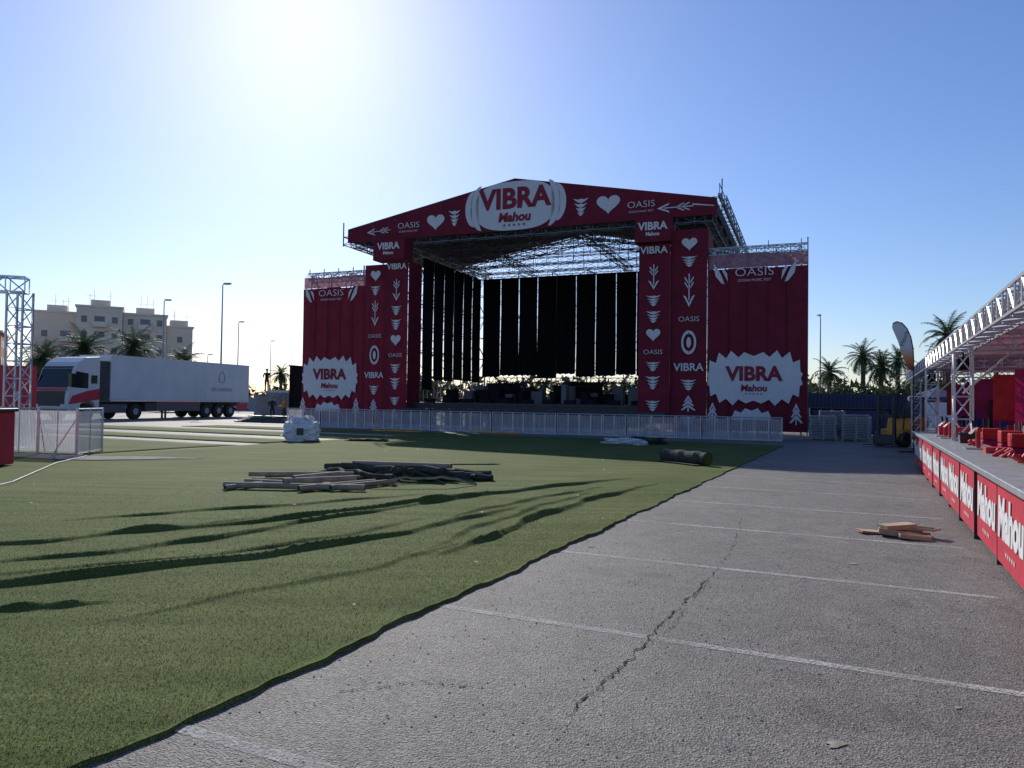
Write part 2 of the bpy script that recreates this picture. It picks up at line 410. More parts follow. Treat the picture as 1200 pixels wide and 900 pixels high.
xs=np.unique(np.concatenate([np.arange(-19,-10,.5),np.arange(-10,-3.0001,.03),[-3.0]]))
ys=np.unique(np.concatenate([np.arange(-6,1.5,.5),np.arange(1.5,16.5,.03),np.arange(16.5,31.6,.5)]))
grid_obj('artificial_turf_carpet',xs,ys,foldh,TURF)
z0=lambda X,Y:0*X
grid_obj('artificial_turf_carpet',np.linspace(-60,-19.05,60),np.linspace(-6,18.6,40),z0,TURF)
grid_obj('artificial_turf_strip',np.linspace(-36,-19.2,30),np.linspace(19.9,22.2,5),z0,TURF)
grid_obj('artificial_turf_strip',np.linspace(-38,-19.2,30),np.linspace(24.2,27.2,5),z0,TURF)
grid_obj('artificial_turf_strip',np.linspace(-34,-19.2,30),np.linspace(29,31.6,5),z0,TURF)

nb=290000
r=2.4+rng.random(nb)**1.25*15
keep=rng.random(nb)<np.clip((17.4-r)/9,0,1); r=r[keep]; nb=len(r)
th=rng.uniform(-.72,.35,nb)
X=r*np.sin(th)*1.0; Y=r*np.cos(th)
bx=.902*X-.432*Y; ok=(bx<-3.03); X=X[ok]; Y=Y[ok]; n=len(X)
Zb=.02+.006*np.sin(X*1.1)*np.sin(Y*.9)+foldh(X,Y)
a=rng.uniform(0,2*np.pi,n); h=rng.uniform(.007,.018,n); wd=rng.uniform(.0015,.003,n); lean=rng.normal(0,.010,(n,2))+np.array([.004,-.003])
V=np.empty((n,3,3))
V[:,0]=np.stack([X-np.cos(a)*wd,Y-np.sin(a)*wd,Zb],-1); V[:,1]=np.stack([X+np.cos(a)*wd,Y+np.sin(a)*wd,Zb],-1)
V[:,2]=np.stack([X+lean[:,0],Y+lean[:,1],Zb+h],-1)
me=bpy.data.meshes.new('turf_pile'); me.vertices.add(3*n); me.vertices.foreach_set('co',V.ravel())
me.loops.add(3*n); me.loops.foreach_set('vertex_index',np.arange(3*n,dtype=np.int32))
me.polygons.add(n); me.polygons.foreach_set('loop_start',np.arange(0,3*n,3,dtype=np.int32)); me.update(calc_edges=True)
me.materials.append(mat('turf_fibre',(.118,.148,.050),.55,var=.4,scale=30,transl=.25,spec=.4,detail=1))
o=bpy.data.objects.new('grass_blades',me); COL.objects.link(o)
# bits of litter on the turf
mb=MB()
for i in range(70):
    p=S(random.uniform(-14,-3.2),random.uniform(3.5,24)); s_=random.uniform(.01,.035); an=random.uniform(0,3.1)
    c_,d_=math.cos(an)*s_,math.sin(an)*s_; z=.045+foldh(np.array([p.x]),np.array([p.y]))[0]
    mb.poly([(p.x-c_,p.y-d_,z),(p.x+d_,p.y-c_,z+.01),(p.x+c_,p.y+d_,z+.006)],i%3)
mb.make('litter_scraps',[WHITE,CARD,RUB])

# ---------------------------------------------------------------- stage
ST=empty('concert_stage',(0,42.2,0),-math.atan2(.373,.928))
RX=(R(90),0,0)
mb=MB()
for sg in (-1,1):
    xa,xb=(7.4,9.0)
    mb.scaffold(sorted([sg*xa,sg*(xa+xb)/2,sg*xb]),[.6,2.6,4.6,6.6,8.6,10.6,12.8],[0,1.6,3.2,4.8,6.4,8,9.6,11.2],.04)
    xs_=[sg*9.1,sg*11,sg*12.6,sg*14.1,sg*15.3] if sg>0 else [-14.3,-12.8,-11.3,-9.9]
    mb.scaffold(sorted(xs_),[.5,2.2],[0,2,4,6,8,9.6],.04)
    mb.truss((min(xs_),.3,9.5),(max(xs_)+.3,.3,9.5),.35,.03)
    mb.tube((xs_[-1]+.3*sg,.3,0),(xs_[-1]+.3*sg,.3,10.0),.045)
    for k in range(5): mb.tube((xs_[0]+(xs_[-1]-xs_[0])*k/4,.3,9.5),(xs_[0]+(xs_[-1]-xs_[0])*k/4,.3,9.95),.03)
mb.scaffold(list(np.linspace(-7.5,8.8,7)),[12.9,14],[0,2,4,6,8,10,11.3],.04)
mb.make('scaffold_towers',[STEEL],ST)
mb=MB()
def rz(x): return 12.2+ (14.25-12.2)*(1-abs(x)/11.2)
for d in (0.4,3.2,6,8.8,11.4,14):
    for sg in (-1,1):
        mb.truss((sg*11.2,d,11.7),(0,d,13.7),.55,.035,step=.75)
    mb.truss((-11,d,11.35),(11,d,11.35),.4,.028,step=.9)
    for k in range(-5,6): mb.tube((k*2,d,11.5),(k*2,d,rz(k*2)-.5),.025)
for x in np.linspace(-11,11,15):
    mb.tube((x,0,rz(x)-.2),(x,14.2,rz(x)-.2),.05)
for x in (-10.8,-7.5,-3.6,3.6,7.5,10.8): mb.truss((x,.3,11.3),(x,14,11.3),.4,.028,step=.9)
for i in range(5):
    for x in (-9,-5,0,5,9):
        d0=.4+i*2.75; mb.tube((x-1.8,d0,rz(x-1.8)-.35),(x+1.8,d0+2.75,rz(x+1.8)-.35),.025,3); mb.tube((x+1.8,d0,rz(x+1.8)-.35),(x-1.8,d0+2.75,rz(x-1.8)-.35),.025,3)
mb.truss((11.35,.1,12.0),(11.35,14,12.0),.7,.03,step=.9)
mb.truss((11.35,.1,12.45),(11.35,13.6,12.4),.12,.03,step=.5)
for k in range(12): mb.tube((11.35,.1+k*1.2,12.4),(11.35,.1+k*1.2,13.05),.022)
mb.tube((11.35,.1,13.0),(11.35,14,12.95),.025)
mb.tube((11.5,-.1,11.4),(11.5,-.1,13.2),.04); 
mb.truss((-11.4,.1,11.6),(-11.4,14,11.6),.5,.035,step=.9)
mb.tube((-11.5,-.1,11.2),(-11.5,-.1,12.7),.04)
mb.make('roof_trusses',[mat('roof_steel',(.16,.17,.19),.5,metal=.6)],ST)
mb=MB()
for sg in (-1,1):
    mb.poly([(sg*11.2,.05,12.2),(0,.05,14.28),(0,14.3,14.28),(sg*11.2,14.3,12.2)])
mb.poly([(-11.2,.05,11.6),(-11.2,14.3,11.6),(-11.2,14.3,12.2),(-11.2,.05,12.2)])
mb.poly([(11.2,.05,11.6),(11.2,14.3,11.6),(11.2,14.3,12.2),(11.2,.05,12.2)])
mb.make('roof_skin',[ROOFM],ST)
mb=MB()
mb.poly([(-11.25,0,11.42),(11.25,0,11.42),(11.25,0,12.28),(0,0,14.40),(-11.25,0,12.28)])
mb.poly([(-11.25,.03,11.42),(11.25,.03,11.42),(11.25,.03,12.28),(0,.03,14.40),(-11.25,.03,12.28)],1)
mb.make('gable_banner',[RED,DARK],ST)
mb=MB(); Y0=-.02
put(mb,headblob(),0,12.82,6.6,2.8,Y0)
put(mb,heart(),-5.05,12.25,1.25,1.1,Y0); put(mb,pine(),-3.8,12.4,.8,1.05,Y0)
put(mb,arrow(),-9.0,12.0,.65,1.7,Y0,th=R(-90)+.05)
put(mb,pine(),3.95,12.4,.9,1.1,Y0); put(mb,heart(),5.5,12.4,1.4,1.2,Y0)
put(mb,arrow(),9.1,11.95,.75,1.9,Y0,th=R(-90))
for i in range(5): put(mb,star(-.6+i*.3,11.72,.10),0,0,1,1,Y0-.02,1)
mb.poly([(10.0,Y0,12.0),(11.1,Y0,11.85),(11.1,Y0,11.9),(10.0,Y0,12.08)])
text(ST,'VIBRA',(0,Y0-.02,13.2),1.6,RX,REDD,1.0,.06); text(ST,'Mahou',(0,Y0-.02,12.15),.72,RX,REDD,1,.03,shear=.15)
text(ST,'OASIS',(-6.9,Y0,12.2),.5,RX,WHITE,1.15,-.004); text(ST,'OASIS',(7.3,Y0,12.25),.5,RX,WHITE,1.15,-.004)
text(ST,'OCEAN MUSIC FEST',(-6.9,Y0,11.85),.15,RX,WHITE); text(ST,'OCEAN MUSIC FEST',(7.3,Y0,11.88),.15,RX,WHITE)
cb=MB()
def cloth(mb,x0,x1,y,z0,z1,mi=0,nx=10,nz=14,amp=.03):
    b=len(mb.v); ph=random.uniform(0,6)
    for j in range(nz+1):
        for i in range(nx+1):
            u=i/nx; v=j/nz
            yy=y+amp*math.sin(u*6.28*1+ph+v*2)*math.sin(v*3.14)*.7+amp*.5*math.sin(v*14+ph)*u*(1-u)*3
            mb.v.append((x0+(x1-x0)*u,yy,z0+(z1-z0)*v))
    for j in range(nz):
        for i in range(nx):
            a=b+j*(nx+1)+i; mb.f.append((a,a+1,a+nx+2,a+nx+1)); mb.m.append(mi)
def colsyms(cx,w,y,z1,seq):
    z=z1
    for k,(s,h) in enumerate(seq):
        if s=='V': text(ST,'VIBRA',(cx,y-.02,z-h/2),w*.33,RX,WHITE,1,.012)
        elif s=='O': text(ST,'OASIS',(cx,y-.02,z-h/2),w*.22,RX,WHITE,1.1,-.003)
        elif s: put(mb,s,cx,z-h/2,w*.5 if h>.6 else w*.4,h*.78,y)
        z-=h
cloth(cb,7.3,8.95,-.35,.2,10.0); cloth(cb,8.98,10.8,-.15,.2,10.7)
cloth(cb,-8.15,-6.65,-.35,.2,10.0); cloth(cb,-9.8,-8.18,-.15,.2,9.9)
cb.box(7.15,9.0,-.75,.3,10.05,11.45); cb.box(-8.9,-6.75,-.75,.3,10.05,11.3)
cb.box(8.955,8.975,-.33,2.0,.2,10.0); cb.box(10.81,10.83,-.13,2.0,.2,10.7); cb.box(-6.64,-6.62,-.33,1.2,.2,10.0)
for cx,sgn in ((8.08,1),(-7.83,-1)):
    text(ST,'VIBRA',(cx,-.78,10.85),.56,RX,WHITE,1,.02); text(ST,'Mahou',(cx,-.78,10.45),.26,RX,WHITE,1,.01)
hh,pp,aa,ff,rr=heart(),pine(),arrow(),fir(),ring()
colsyms(8.1,1.6,-.45,9.9,[('V',.5),(None,.3),(aa,1.7),(pp,.8),(pp,.9),(hh,1.0),('O',.8),(pp,.7),(pp,1.0),(None,.3),(pp,.8),(ff,.9)])
colsyms(9.9,1.7,-.25,10.4,[(hh,1.0),(pp,.8),(aa,2.2),('O',.8),(rr,1.6),('V',1.0),(pp,.8),(ff,1.1),(pp,.8)])
colsyms(-7.4,1.5,-.45,9.9,[('V',.5),(None,.3),(aa,1.7),(pp,.8),(pp,.9),(hh,1.0),('O',.8),(pp,.8),(pp,1.0),(None,.2),(pp,.7),(ff,.9)])
colsyms(-9.0,1.5,-.25,9.7,[(hh,1.0),(pp,.8),(aa,2.0),('O',.8),(rr,1.5),('V',1.0),(pp,.8),(ff,1.1)])
cb.make('column_banners',[RED],ST,smooth=False)
wb=MB()
def wing(x0,x1,n,z1):
    w_=(x1-x0)/n
    for k in range(n):
        a=x0+k*w_-.02; b=x0+(k+1)*w_+.02
        cloth(wb,a,b,-.02+.03*(k%2),.3,z1-.75+random.uniform(-.04,.04),0,8,16,.03)
        cloth(wb,a,b,.05+.02*(k%2),z1-.72,z1+random.uniform(-.08,.05),1,5,3,.02)
        if k<n-1: wb.tube((b-.02,-.07,.3),(b-.02+random.uniform(-.03,.03),-.07,z1-.8),.014,3,3)
    for k in range(n*3):
        xx=x0+(k+.5)*(x1-x0)/(n*3); wb.tube((xx,0,z1),(xx+.03,.1,z1+.18),.012,3,2)
wing(10.9,15.6,5,9.3); wing(-14.5,-9.83,5,9.4)
wb.make('side_wing_banners',[RED,REDL,WHITE,mat('seam',(.10,.008,.018),.8)],ST)
for cx,w_ in ((13.1,4.6),(-12.35,4.2)):
    put(mb,blob(),cx,2.95,w_,2.8,-.11); put(mb,horns(),cx,8.3,4.0,1.1,-.11)
    text(ST,'VIBRA',(cx,-.13,3.15),.98 if cx>0 else .9,RX,REDD,1,.04); text(ST,'Mahou',(cx,-.13,2.45),.46,RX,REDD,1,.015,shear=.1)
    for i in range(5): put(mb,star(cx-.35+i*.18,2.17,.06),0,0,1,1,-.13,1)
    text(ST,'OASIS',(cx,-.11,8.3),.58,RX,WHITE,1.25,-.006); text(ST,'OCEAN MUSIC FEST',(cx,-.11,7.9),.18,RX,WHITE)
    put(mb,[[(-.5,-.5),(-.4,.3),(-.25,.1),(-.15,.5),(0,.3),(.15,.5),(.25,.1),(.4,.3),(.5,-.5)]],cx-.1,1.15,2.0,.6,-.11)
    put(mb,ff,cx-2.0,1.2,.7,1.1,-.11); put(mb,ff,cx+2.0,1.2,.7,1.1,-.11)
mb.make('banner_prints',[WHITE,REDD],ST)
db=MB()
def drape(p,q,z0_,z1_):
    p=Vector(p); q=Vector(q); n=(q-p).normalized(); nn=Vector((-n.y,n.x)); b=len(db.v); K=10
    zj=random.uniform(-.15,.15)
    for j in (0,1,2,3):
        for i in range(K+1):
            t=i/K; c=p+(q-p)*t+nn*(.05*math.sin(t*19)+.03*math.sin(t*7+j))+n*(.02*math.sin(j*1.3+zj*40))*(1 if t>.5 else -1)*(j<3)
            db.v.append((c.x,c.y,z0_+zj+(z1_-z0_-zj)*j/3+(.04*math.sin(i*2.1) if j==0 else 0)))
    for j in range(3):
        for i in range(K):
            a=b+j*(K+1)+i; db.f.append((a,a+1,a+K+2,a+K+1)); db.m.append(0)
x=-7.1
while x<8.6:
    drape((x,11.6),(x+1.43,11.6),3.5,10.75); x+=1.46
d=2.6
while d<11:
    drape((-7.25,d),(-7.25,d+1.44),3.0 if d>4 else 2.2,10.75); drape((8.9,d),(8.9,d+1.44),3.0,10.75); d+=1.5
drape((-7.0,12.3),(-4.0,12.3),1.7,3.0); drape((-1.0,12.4),(2.0,12.4),1.7,3.1); drape((5,12.2),(9,12.2),1.7,3.2)
db.make('black_drapes',[BLACK],ST)
mb=MB()
mb.box(-9,9,.3,13.2,1.35,1.5); mb.box(-9,9,.35,.40,.1,1.34)
mb.box(-7,8.8,-.7,.25,1.05,1.15); 
mb.scaffold(list(np.linspace(-8.8,8.8,9)),[.5,4,8,13],[0,1.33],.04)
mb.make('stage_deck',[DARK],ST)
mb=MB()
for i in range(52):
    x=random.uniform(-6.5,8.2); y=random.uniform(1.5,11); w_=random.uniform(.3,.9); h_=random.uniform(.25,1.3)
    mb.box(x,x+w_,y,y+.6,1.502,1.5+h_,random.choice([0,0,0,0,1]))
    if random.random()<.4: mb.tube((x,y-.2,1.5),(x,y-.2,3.0),.02)
for x in np.linspace(-6,8,12): mb.box(x,x+.6,.6,1.0,1.502,1.75,0)
mb.truss((-6.5,11,2.9),(8,11,2.9),.3,.02); mb.truss((-6.5,12.6,3.2),(8,12.6,3.2),.4,.03)
for x in (-6.4,-2,2,6): mb.truss((x,11,1.5),(x,11,3.0),.3,.02)
mb.make('stage_equipment',[BLACK,mat('case_grey',(.12,.12,.13))],ST,bevel=.02)

def slats(mb,p,q,z0_,z1_,mi,pitch=.085,w=.055):
    p=Vector(p); q=Vector(q); L_=(q-p).length; n=max(1,int(L_/pitch)); d=(q-p)/L_
    for k in range(n):
        c=p+d*((k+.5)*L_/n); a=c-d*w/2; b=c+d*w/2
        mb.poly([(a.x,a.y,z0_),(b.x,b.y,z0_),(b.x,b.y,z1_),(a.x,a.y,z1_)],mi)
CB=empty('crowd_barrier',(0,42.2,0),-math.atan2(.373,.928))
mb=MB(); x=-13.0
while x<14.3:
    y=-3.3+.05*math.sin(x*7); a=x+.02; b=x+1.18
    slats(mb,(a,y),(b,y+.03*math.sin(x*3)),.10,.98,1,.07,.052)
    mb.box(a,b,y+.02,y+.03,.10,.30,1)
    for z in (.06,1.04): mb.tube((a,y-.02,z),(b,y-.02,z),.028,6)
    for xx in (a+.02,(a+b)/2,b-.02): mb.tube((xx,y-.02,0),(xx,y-.02,1.06),.026,5)
    mb.box(a,b,y-.5,y-.04,.01,.03); mb.tube((a+.02,y+.9,.05),(a+.02,y,.95),.022)
    x+=1.2
mb.make('barrier_panels',[ALU,BARR],CB)

def fence(name,pts,h=1.28):
    E=empty(name,(pts[0][0],pts[0][1],0)); mb=MB(); o0=Vector(pts[0])
    for i in range(len(pts)-1):
        a=Vector(pts[i])-o0; b=Vector(pts[i+1])-o0; Ls=(b-a).length; n=max(1,round(Ls/1.1)); d=(b-a)/n
        for k in range(n):
            p=a+d*k; q=a+d*(k+1); e=(q-p).normalized()*.02; p=p+e; q=q-e
            slats(mb,(p.x,p.y),(q.x,q.y),.12,h-.08,1,.045,.037)
            for z in (.06,h-.03): mb.tube((p.x,p.y,z),(q.x,q.y,z),.022,6)
            for c in (p,q): mb.tube((c.x,c.y,0),(c.x,c.y,h),.025,6)
            m_=(p+q)/2; mb.tube((m_.x,m_.y,0),(m_.x,m_.y,h),.015,6)
            nn=Vector((d.y,-d.x)).normalized()
            mb.tube((p.x,p.y,h*.8),(p.x-nn.x*.6,p.y-nn.y*.6,.03),.02); mb.box(min(p.x,q.x),max(p.x,q.x),p.y-.02,p.y+.3,.005,.02)
    mb.make('fence_panels',[ALU,BARR],E)
fence('metal_crowd_fence',[(-14.9,20.2),(-11.45,19.6),(-11.65,21.2)])
mb=MB(); mb.box(-1.6,0,0,.7,.05,1.22); mb.box(-1.65,.05,-.03,.75,1.222,1.30,1); mb.make('red_bar_counter',[REDB,DARK],None,(-11.15,16.1,0),(0,0,R(5)),bevel=.02)
mb=MB(); P=[(-7.6,8.6),(-8.0,10.2),(-8.6,11.8),(-8.9,13.3),(-9.6,15),(-10.5,17.2),(-11.0,19.3)]
for i in range(len(P)-1): mb.tube((*P[i],.05),(*P[i+1],.05),.010,5)
mb.make('ground_cable',[WHITE])
mb=MB(); pts=[]
for i in range(30):
    t=2*math.pi*i/30; r_=1+.2*math.sin(3*t)+.1*math.sin(7*t); pts.append((-10.6+2.3*r_*math.cos(t),19.0+.6*r_*math.sin(t),.036))
mb.poly(pts); mb.make('pale_pavement_patch',[mat('pale_concrete',(.25,.24,.22),.95,scale=3,var=.25,spec=.1)])

# ---------------------------------------------------------------- left truss gantry
E=empty('truss_gantry',(-14.85,22.3,0))
mb=MB(); mb.truss((0,0,0),(0,0,4.7),.48,.035,step=.5); mb.truss((.2,0,4.9),(-6,-2,4.9),.45,.035,step=.5,mi=0)
mb.box(-.4,.4,-.4,.4,.01,.03)
mb.truss((-5.9,-2,0),(-5.9,-2,4.7),.45,.035,step=.5)
mb.make('truss_frame',[ALU],E)
mb=MB(); cloth(mb,-6.5,-1.35,3.0,.1,2.6); mb.make('red_banner_wall',[REDB],E)
mb=MB(); mb.box(-6.5,-.6,1.2,1.7,.05,1.3); mb.make('red_counter',[REDB],E)

# ---------------------------------------------------------------- truck
ang=math.atan2(-.953,-.30)
fc=Vector((-28.2,47.2))-Vector((.953,-.30))*1.3*1.1
TR=empty('articulated_truck',(fc.x,fc.y,0),ang,1.1)
mb=MB()
prof=[(0,.42),(.02,1.3),(-.08,1.95),(-.42,3.05),(-.75,3.45),(-1.25,3.75),(-2.25,3.85),(-2.25,.75),(-1.95,.75),(-1.9,.95),(-1.72,1.1),(-1.4,1.15),(-1.08,1.1),(-.9,.95),(-.85,.42)]
mb.prism(prof,-1.25,1.25); mb.make('cab_body',[TW],TR,bevel=.06)
mb=MB()
for y in (-1,1):
    yy=1.262*y
    mb.poly([(-.28,yy,1.95),(-1.4,yy,1.9),(-1.4,yy,2.8),(-.55,yy,2.9)])
    mb.poly([(-1.6,yy,2.2),(-2.05,yy,2.2),(-2.05,yy,2.7),(-1.6,yy,2.7)])
    mb.box(-.25,.0,y*1.4-.12,y*1.4+.12,2.0,2.75)
mb.poly([(-.04,-1.17,1.92),(-.04,1.17,1.92),(-.39,1.14,3.04),(-.39,-1.14,3.04)])
mb.make('cab_glass',[GLASS],TR)
mb=MB(); mb.box(.03,.06,-1.05,1.05,.85,1.72); mb.box(.0,.08,-1.24,1.24,.38,.7)
mb.poly([(-.05,1.268,.95),(-2.2,1.268,1.25),(-2.2,1.268,1.9),(-1.3,1.268,1.75),(-.3,1.268,1.45)],1)
mb.box(-2.3,-.9,1.0,1.262,.62,.72,0); mb.box(-3.0,-2.26,-1.2,1.2,1.3,3.6,0)
mb.box(.02,.045,-1.2,1.2,1.76,1.88,1)
mb.box(-.1,.10,-1.2,-.85,.75,.95,2); mb.box(-.1,.10,.85,1.2,.75,.95,2)
mb.box(-.60,-.30,-1.1,1.1,3.1,3.18,0); mb.box(.0,.05,-1.1,1.1,.70,.74,1)
mb.make('grille_and_trim',[DARK,REDB,WHITE],TR)
mb=MB(); mb.box(-16.4,-3.05,-1.27,1.27,1.22,4.0)
mb.make('trailer_box',[TG],TR,bevel=.04)
mb=MB()
for k in range(1,14): mb.box(-16.4+k,-16.385+k,1.272,1.278,1.3,3.9)
mb.box(-16.42,-3.03,-1.29,1.29,1.15,1.22); mb.box(-16.42,-3.03,-1.29,1.29,3.97,4.02)
mb.make('trailer_ribs',[ALU],TR)
mb=MB(); mb.box(-16.3,-2.4,-.5,.5,.85,1.12); mb.box(-6.9,-5.9,.5,1.2,.5,1.05); mb.box(-4.3,-2.4,.6,1.2,.45,.95,1)
mb.box(-11.0,-6.9,1.15,1.2,.5,1.1,1); mb.box(-16.35,-15.1,1.15,1.2,.55,1.05,2)
mb.box(-11.0,-6.9,1.2,1.21,1.0,1.12,2); mb.box(-16.5,-16.4,-1.2,1.2,.5,.7)
for x_ in (-8.0,-7.7): mb.box(x_,x_+.1,.9,1.0,.02,1.0)
mb.make('chassis',[DARK,mat('dark_skirt',(.10,.10,.11)),REDB],TR)
mb=MB()
for x_ in (-1.4,-5.1,-11.7,-13.0,-14.3):
    for y in (-1.05,1.05):
        s_=1 if y>0 else -1
        mb.tube((x_,y-.16,.5),(x_,y+.16,.5),.5,20,0); mb.tube((x_,y+.17*s_,.5),(x_,y+.19*s_,.5),.22,14,1)
mb.make('wheels',[RUB,GREY],TR)
text(TR,'LIVE LOGISTICS',(-13.2,1.29,2.05),.34,(R(90),0,R(180)),GREY)
mb=MB()
for i in range(14):
    a=2*math.pi*i/14; b=2*math.pi*(i+1)/14
    mb.tube((-13.2+.3*math.cos(a)*(1-.4*math.sin(a)),1.29,3.0+.42*math.sin(a)),(-13.2+.3*math.cos(b)*(1-.4*math.sin(b)),1.29,3.0+.42*math.sin(b)),.025,5)
mb.make('trailer_logo',[GREY],TR)

# ---------------------------------------------------------------- buildings
def building(name,loc,rotz,blocks,wm,floor=3.0):
    E=empty(name,loc,rotz); mb=MB(); wn=MB(); tr=MB()
    for (x0,x1,h,y) in blocks:
        mb.box(x0,x1,y,y+14,0,h)
        tr.box(x0-.25,x1+.25,y-.25,y+14.25,h+.003,h+.35)
        n=max(1,int((x1-x0)/2.6)); wdt=(x1-x0)/n; nf=int(h/floor)
        for f in range(nf):
            z=f*floor+.9
            tr.box(x0+.05,x1-.05,y-.10,y-.003,f*floor-.1,f*floor+.08)
            for k in range(n):
                xc=x0+(k+.5)*wdt
                if k%3==1:
                    wn.box(xc-.9,xc+.9,y-.02,y+.1,z-.7,z+1.3); tr.box(xc-1.2,xc+1.2,y-1.1,y-.11,z-.85,z-.7); tr.box(xc-1.2,xc+1.2,y-1.1,y-1.04,z-.7,z+.15)
                else:
                    wn.box(xc-.5,xc+.5,y-.02,y+.1,z,z+1.25); tr.box(xc-.65,xc+.65,y-.12,y-.003,z-.12,z-.004); 
                    tr.box(xc-.65,xc+.65,y-.10,y-.003,z+1.254,z+1.35)
            for k in range(4): wn.box(x1-.1,x1+.02,y+1.6+k*3.2,y+2.8+k*3.2,f*floor+.9,f*floor+2.2)
        mb.box((x0+x1)/2-1.7,(x0+x1)/2+1.7,y+3,y+8,h+.35,h+1.8)
        for k in range(3):
            xx=random.uniform(x0+1,x1-1); tr.tube((xx,y+5,h),(xx,y+5,h+random.uniform(3,4.5)),.05); tr.tube((xx-.6,y+5,h+2.8),(xx+.6,y+5,h+2.8),.035)
    mb.make('walls',[wm],E); wn.make('windows',[WINM],E); tr.make('trim_and_balconies',[TRIM],E)
building('apartment_building',(-70,150,0),R(27),[(-23,-16,17.6,2),(-15.9,-8,18.9,0),(-7.9,0,18.0,1.5),(.1,5,16.0,3)],CREAM)
building('brick_apartment_building',(-89,128,0),R(30),[(-14,.5,12.4,0)],ORG)

def lamp(loc,h=12,rot=0,arm=1.2):
    mb=MB(); mb.tube((0,0,0),(0,0,h),.11,10,0,.05); mb.tube((0,0,h-.05),(arm,0,h+.1),.04,8); mb.tube((0,0,0),(0,0,.5),.2,10)
    mb.box(arm-.1,arm+.55,-.14,.14,h+.03,h+.16,1); mb.box(arm,arm+.4,-.1,.1,h,h+.028,1)
    mb.make('street_lamp',[GREY,GREY],None,loc,(0,0,rot),smooth=False)
lamp((-26.7,68,0),12,0,.2); lamp((-37.7,80,0),12,0,.2); lamp((-37,100,0),11.8,0,.2); lamp((-44,135,0),12,0,.2); lamp((35.3,85,0),12,R(90),.2); lamp((-46,112,0),8,0,.2)

# ---------------------------------------------------------------- palms
def palm_mesh(h,crown,nf,seed):
    rd=random.Random(seed); mb=MB(); segs=12
    for k in range(segs):
        a=h*k/segs; b=h*(k+1)/segs
        mb.tube((.15*math.sin(a*.3),0,a),(.15*math.sin(b*.3),0,b),.30-.08*k/segs+.03*(k%2),8,0,.26-.08*k/segs)
    mb.tube((.15*math.sin(h*.3),0,h-.7),(.15*math.sin(h*.3),0,h+.3),.40,8,0,.22)
    top=Vector((.15*math.sin(h*.3),0,h+.1))
    for i in range(nf):
        az=i*2.399+rd.uniform(-.2,.2); el=R(80-120*(i/nf)**.9)+rd.uniform(-.15,.15); Lf=crown*rd.uniform(.75,1.12)
        dirh=Vector((math.cos(az),math.sin(az),0)); p=top.copy(); side=Vector((-math.sin(az),math.cos(az),0)); ns=9
        for s_ in range(ns):
            e=el-R(95)*(s_/ns)**1.3*(.5+.5*math.cos(el)); dv=dirh*math.cos(e)+Vector((0,0,math.sin(e)))
            q=p+dv*Lf/ns; mb.tube(p,q,.03*(1-s_/ns)+.01,3,1,cap=False)
            for t in (.0,.33,.66):
                c=p+(q-p)*t; ll=Lf*.22*math.sin(math.pi*(.12+.83*(s_+t)/ns))+.06
                for sg in (-1,1):
                    tip=c+side*sg*ll*.8+dv*ll*.55+Vector((0,0,-.25*ll+rd.uniform(-.08,.08)))
                    mb.poly([c-dv*.04,c+dv*.04,tip],1)
            p=q
    me=bpy.data.meshes.new('palm'); me.from_pydata(mb.v,[],mb.f); me.materials.append(TRUNK); me.materials.append(FROND)
    me.polygons.foreach_set('material_index',mb.m); me.update(); return me
PM=[palm_mesh(7.4,2.5,38,1),palm_mesh(6.2,3.3,55,2),palm_mesh(5,2.2,36,3),palm_mesh(6.6,2.3,34,5)]
def palm(x,y,i,s=1):
    o=bpy.data.objects.new('palm_tree',PM[i]); COL.objects.link(o); o.location=(x,y,0); o.rotation_euler=(0,0,random.uniform(0,6)); o.scale=(s,)*3
for x,y,i,s in [(-48.5,84,1,1.08),(-42.8,84,1,1.1),(-38.0,86,1,.88),(-57,90,1,.95),(-33.5,108,2,1.0),(-60,95,1,1.0),
                (33.2,78,2,1.0),(35.9,76,3,1.0),(38.3,77,2,1.12),(41.0,70,0,1.12),(42.5,82,3,1.0),(36,66,2,.8),(47,80,3,1.1),(50,86,0,1.0),(55,84,0,1),(48,66,3,1.0),(-17,110,2,1)]:
    palm(x,y,i,s)

def trees(name,specs,seed,n=900,ls=.5):
    rd=np.random.default_rng(seed); V=[];F=[]
    for (x,y,rx,ry,h) in specs:
        c=rd.normal(0,.45,(9,3)); 
        for cc in c:
            k=n//9; u=rd.normal(0,1,(k,3)); u/=np.linalg.norm(u,axis=1)[:,None]; u*=rd.uniform(.55,1,(k,1))**.5
            P=np.array([x,y,h*.6])+cc*np.array([rx,ry,h*.3])+u*np.array([rx*.45,ry*.45,h*.28])
            P[:,2]=np.maximum(P[:,2],.3)
            for p in P:
                d1=rd.normal(0,1,3)*ls; d2=rd.normal(0,1,3)*ls; b=len(V); V+= [tuple(p),tuple(p+d1),tuple(p+d2)]; F.append((b,b+1,b+2))
    me=bpy.data.meshes.new(name); me.from_pydata(V,[],F); me.materials.append(LEAF); me.update()
    o=bpy.data.objects.new(name,me); COL.objects.link(o)
trees('distant_trees',[(x,rng.uniform(125,150),rng.uniform(3,5),3,rng.uniform(3.5,6.5)) for x in np.arange(-120,-10,5.5)],1,400,.5)
trees('distant_trees',[(x,rng.uniform(105,125),rng.uniform(3,5),3,rng.uniform(3.5,6.5)) for x in np.arange(-12,110,5.0)],2,400,.5)
trees('tree_belt',[(x,rng.uniform(62,72),2.2,2,rng.uniform(3,4.4)) for x in np.arange(27,62,2.6)],3,700,.3)

